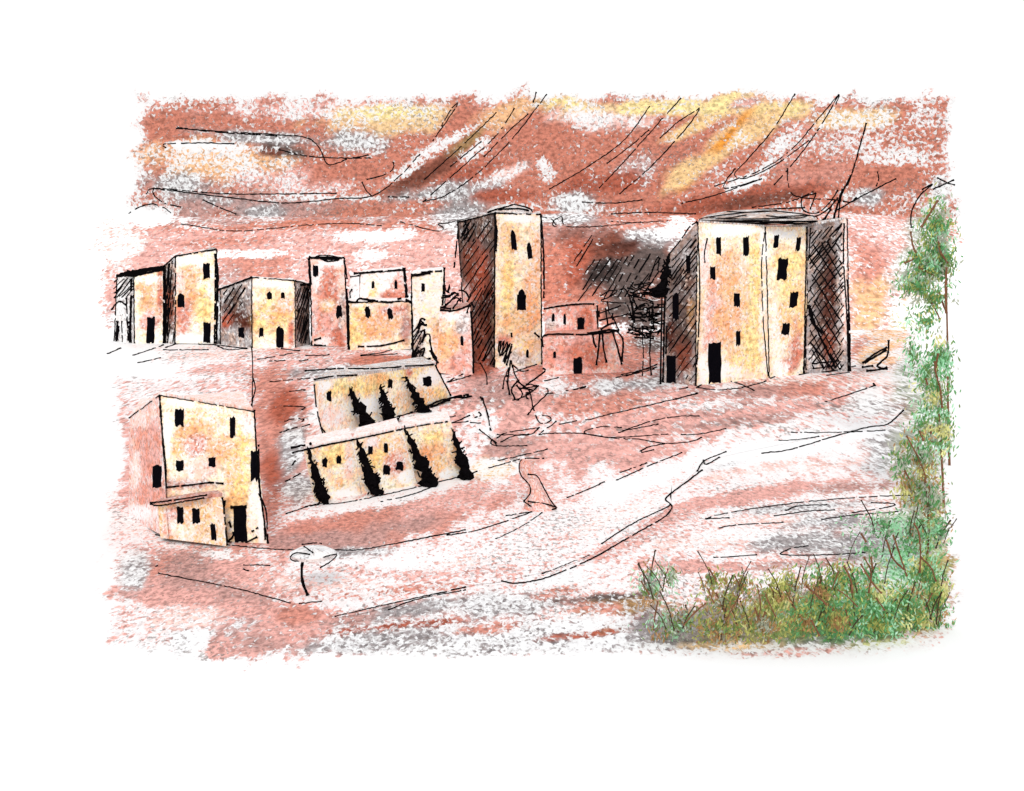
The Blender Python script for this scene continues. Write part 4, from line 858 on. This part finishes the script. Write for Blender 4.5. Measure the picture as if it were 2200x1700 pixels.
# ------------------------------------------------------------------ green growth on the right
def leaves(mb, clumps, Y, pal, n, ln=(6, 16), wd=(2.2, 4.8), lean=55, dz=.55):
    k = Y/F
    for cx, cy, rx, ry, share in clumps:
        for _ in range(int(n*share*.82)):
            a = random.uniform(0, 2*PI); r = min(1.5, abs(random.gauss(0, .62)))
            px = cx+rx*r*math.cos(a); py = cy+ry*r*math.sin(a)
            c = at(px, py, Y)+Vector((0, random.uniform(-1, 1)*rx*k*dz*math.sqrt(max(0, 1-min(1, r)**2)), 0))
            if c.z < .03: c.z = .03+random.random()*.2
            th = math.radians(random.choice((lean, lean, 180-lean, 90))+random.gauss(0, 22))
            d = Vector((math.cos(th), random.uniform(-.3, .3), math.sin(th))).normalized()*random.uniform(*ln)*k*.5
            s = d.cross(Vector((random.uniform(-.4, .4), 1, random.uniform(-.4, .4)))).normalized()*random.uniform(*wd)*k*.5
            nn = math.sin(px*.045+cx)*math.sin(py*.06+cy*.3)
            key = pal[min(len(pal)-1, max(0, int((nn*.5+.5)*len(pal)+random.gauss(0, .9))))]
            col = tuple(np.clip(LP[key]*random.choice((1, 1, 1, 1.3))*random.uniform(.9, 1.4), 0, .9))+(1,)
            v = [mb.vert(c+q, col) for q in (-d, -d*.2+s, d*.3+s*.7, d, d*.3-s*.8, -d*.2-s)]
            mb.face(v[:4], 0); mb.face([v[0], v[3], v[4], v[5]], 0)
def stems(parent, Y, lines, wd=4., mat=BARK, name='stem', jit=.5):
    for l in lines:
        mb = MB()
        dd = -random.uniform(.0, .9)*jit*1.6
        stroke(mb, lambda x, y, dd=dd: at(x, y, Y+dd), l, wd*random.uniform(.7, 1.2), 0, .6)
        mb.build(name, [mat, mat], parent)

def tree(label, basep, clumps, pal, trunk, branches, n, cat='tree', name='leafy_tree', **kw):
    t = thing(name, label, cat, None); Y = gnd(*basep).y; mb = MB(); leaves(mb, clumps, Y, pal, n, **kw); mb.build('crown', FOL, t)
    tb = MB(); P = catmull(trunk, 12); tb.tube([at(p[0], p[1], Y) for p in P], [Y/F*.5*(5.5-3*i/len(P)) for i in range(len(P))], 0, 8); tb.build('trunk', BARK, t)
    stems(t, Y, branches, 4.2, BARK, 'branch'); return t, Y
t, Y = tree('tallest green tree with thin reddish trunk, top right beside the sky', (2040,1000),
    [(2012,500,34,70,.30), (1995,575,44,40,.24), (2025,560,28,60,.2), (1965,610,38,36,.17), (2005,640,36,26,.1), (1975,560,26,30,.07), (1990,690,34,40,.06)], ['n','e','G','l','G','M','n'],
    [(2040,1003),(2037,900),(2036,760),(2034,660),(2032,580),(2012,500)], [(lambda l: l)(x) for x in conv(1700,340,2.22, [[(740,740),(735,620),(740,520)], [(740,740),(705,640)], [(700,330),(705,430),(745,500)], [(610,520),(650,545),(680,560)], [(570,350),(580,420),(600,470),(540,500)], [(700,200),(650,280),(620,330)], [(670,690),(710,770)]])], 3400, lean=62)
mb = MB()
for l in conv(1120,160,2.184, [[(1830,720),(1830,650),(1870,570),(1930,515),(1880,540)], [(1950,485),(2000,510),(2035,520)], [(2030,495),(1980,518),(1930,540)]]): stroke(mb, lambda x, y: at(x, y, Y-.2), l, 3.4, 0, .6)
mb.build('bare_twig', [INK, INK], t)
tree('middle green tree with mint edge standing below the tallest one at the right', (2030,1090),
    [(2022,770,26,40,.22), (2010,850,36,50,.24), (1990,800,26,50,.1), (2025,930,24,50,.2), (1985,920,34,46,.16), (1960,760,26,60,.08)], ['u','n','G','e','M','G','M'],
    [(2028,1095),(2024,1000),(2018,900),(2014,800),(2016,760)], conv(1700,340,2.22, [[(685,970),(690,1030),(710,1100),(720,1190)], [(700,930),(690,1000)], [(660,1280),(670,1340),(665,1400)], [(640,1050),(650,1080)]]), 2600, lean=66)
tree('sparse olive tree with brown forked stems at the right above the bushes', (1990,1220),
    [(1980,985,40,50,.3), (1960,1050,40,46,.26), (2000,1080,34,60,.26), (1935,990,30,40,.1), (1985,1140,40,40,.12)], ['u','l','h','n','e','G','n'],
    [(1990,1222),(1995,1150),(1992,1080),(1985,1020),(1972,960)], conv(1700,340,2.22, [[(550,1325),(600,1420),(635,1500),(640,1540)], [(540,1490),(570,1540),(620,1580)], [(650,1640),(660,1560)], [(610,1300),(630,1350)]]), 2300, lean=66)
def bush(label, basep, clumps, pal, n, lines, **kw):
    t = thing('green_bush', label, 'bush', 'green bushes along the lower right'); Y = gnd(*basep).y; mb = MB()
    leaves(mb, clumps, Y, pal, n, **kw); mb.build('foliage', FOL, t)
    if lines: stems(t, Y, lines, 3.8)
    extra = []
    for cx, cy, rx, ry, sh in clumps:
        for _ in range(2):
            x = cx+random.uniform(-.8, .8)*rx; y = cy+random.uniform(.15, .85)*ry; d = random.choice((-1, -1, 1))*random.uniform(8, 34); u = random.uniform(40, 85)
            extra.append([(x, y), (x-d*.35, y-u*.5), (x-d, y-u)])
    stems(t, Y, extra, 2.6, TWIG)
c8 = lambda L: conv(1300,1040,2.73, L)
bush('mint green bush highest of the bushes, below the olive tree', (1930,1225), [(1900,1130,70,24,.3), (1960,1150,50,40,.3), (2020,1140,22,50,.2), (1870,1185,60,26,.1), (1935,1190,60,26,.15)], ['M','M','G','n','G','M','g'], 1500, c8([[(1580,210),(1620,260),(1610,300)], [(1500,290),(1530,340)]]), lean=40)
bush('dark green bush at the right edge with tall brown stems', (1985,1350), [(1990,1230,46,70,.3), (1945,1290,50,50,.25), (2015,1290,28,60,.2), (1970,1330,60,30,.25)], ['u','l','G','e','G','M','h'], 2300, c8([[(1810,230),(1840,290),(1850,400),(1845,520)], [(1850,430),(1910,490),(1940,570)], [(1690,300),(1730,420),(1770,540)], [(1650,330),(1690,440),(1750,500)], [(1880,720),(1920,640)]]), lean=60)
bush('bright green bush left of the dark one with slanting pale blades', (1880,1372), [(1880,1290,60,50,.4), (1890,1340,80,34,.35), (1830,1250,40,40,.15), (1870,1240,40,30,.1)], ['l','G','M','G','M','e','u'], 2300, c8([[(1520,430),(1560,520),(1545,640)], [(1560,430),(1570,500)], [(1590,670),(1640,740)], [(1500,470),(1560,570),(1620,640)]]), lean=130)
bush('broad olive and green bush with crossed brown stems in the middle of the row', (1770,1382), [(1770,1270,60,50,.3), (1790,1330,70,44,.35), (1730,1330,50,40,.2), (1800,1240,50,26,.15)], ['h','l','e','G','l','G','M'], 2300, c8([[(1270,540),(1260,640),(1340,740)], [(1180,600),(1250,660),(1300,710)], [(1400,480),(1440,560),(1450,640)], [(1365,620),(1420,660),(1480,720)], [(1370,510),(1330,620)], [(1410,740),(1440,830)]]), lean=60)
bush('yellowish olive bush with thin upright stems left of the broad one', (1660,1385), [(1660,1290,60,44,.35), (1640,1340,70,40,.4), (1690,1260,46,30,.2)], ['h','l','u','l','e','h','n'], 2000, c8([[(890,590),(910,690),(905,780)], [(960,590),(1030,690)], [(1050,600),(1090,690),(1120,740)], [(940,650),(1000,780)], [(880,730),(910,800),(940,750)], [(1210,800),(1255,890)]]), lean=60)
bush('brownish olive bush with forked dark stems', (1560,1385), [(1560,1290,56,44,.3), (1550,1345,66,40,.45), (1530,1250,26,26,.1), (1590,1260,36,24,.15)], ['h','n','l','e','h','l','g'], 1900, c8([[(600,610),(640,700)], [(650,640),(700,740),(705,810)], [(610,500),(650,560)], [(790,650),(740,740),(710,800)], [(460,830),(520,760),(590,700)], [(760,540),(790,600)]]), lean=55)
bush('smallest grey-green bush with spiky mint top at the left end', (1440,1378), [(1400,1265,36,40,.22), (1440,1345,60,34,.4), (1400,1240,20,26,.1), (1440,1240,24,30,.1), (1470,1330,50,40,.2)], ['g','n','M','n','e','g','h'], 1500, c8([[(310,690),(290,790),(285,860)], [(210,570),(260,650)], [(380,800),(430,870)]]), lean=120)

# ------------------------------------------------------------------ light, world, camera
sun = bpy.data.lights.new('sun', 'SUN'); sun.energy = 1.8; sun.angle = math.radians(14); sun.color = (1, .97, .93)
so = bpy.data.objects.new('sun', sun); C.objects.link(so); so.rotation_euler = (math.radians(54), 0, 0); so.location = (0, -40, 60)
W = bpy.data.worlds.new('World'); S.world = W; W.use_nodes = True; nt = W.node_tree; nt.nodes.clear()
sk = nt.nodes.new('ShaderNodeTexSky'); sk.sky_type = 'NISHITA'; sk.sun_disc = False; sk.sun_elevation = math.radians(36); sk.sun_rotation = PI
b1 = nt.nodes.new('ShaderNodeBackground'); b1.inputs[1].default_value = .05; nt.links.new(sk.outputs[0], b1.inputs[0])
b2 = nt.nodes.new('ShaderNodeBackground'); b2.inputs[0].default_value = (1, .985, .96, 1); b2.inputs[1].default_value = .68     # the even white cloud cover
ad = nt.nodes.new('ShaderNodeAddShader'); nt.links.new(b1.outputs[0], ad.inputs[0]); nt.links.new(b2.outputs[0], ad.inputs[1])
wo = nt.nodes.new('ShaderNodeOutputWorld'); nt.links.new(ad.outputs[0], wo.inputs[0])
cam = bpy.data.cameras.new('camera'); co = bpy.data.objects.new('camera', cam); C.objects.link(co)
co.location = (0, 0, HC); co.rotation_euler = (PI/2, 0, 0); cam.sensor_width = 36; cam.lens = 36*F/2200
cam.shift_y = -(850-HY)/2200; cam.clip_end = 4000; S.camera = co
S.view_settings.view_transform = 'Standard'; S.view_settings.look = 'None'; S.view_settings.gamma = 1; S.view_settings.exposure = 0
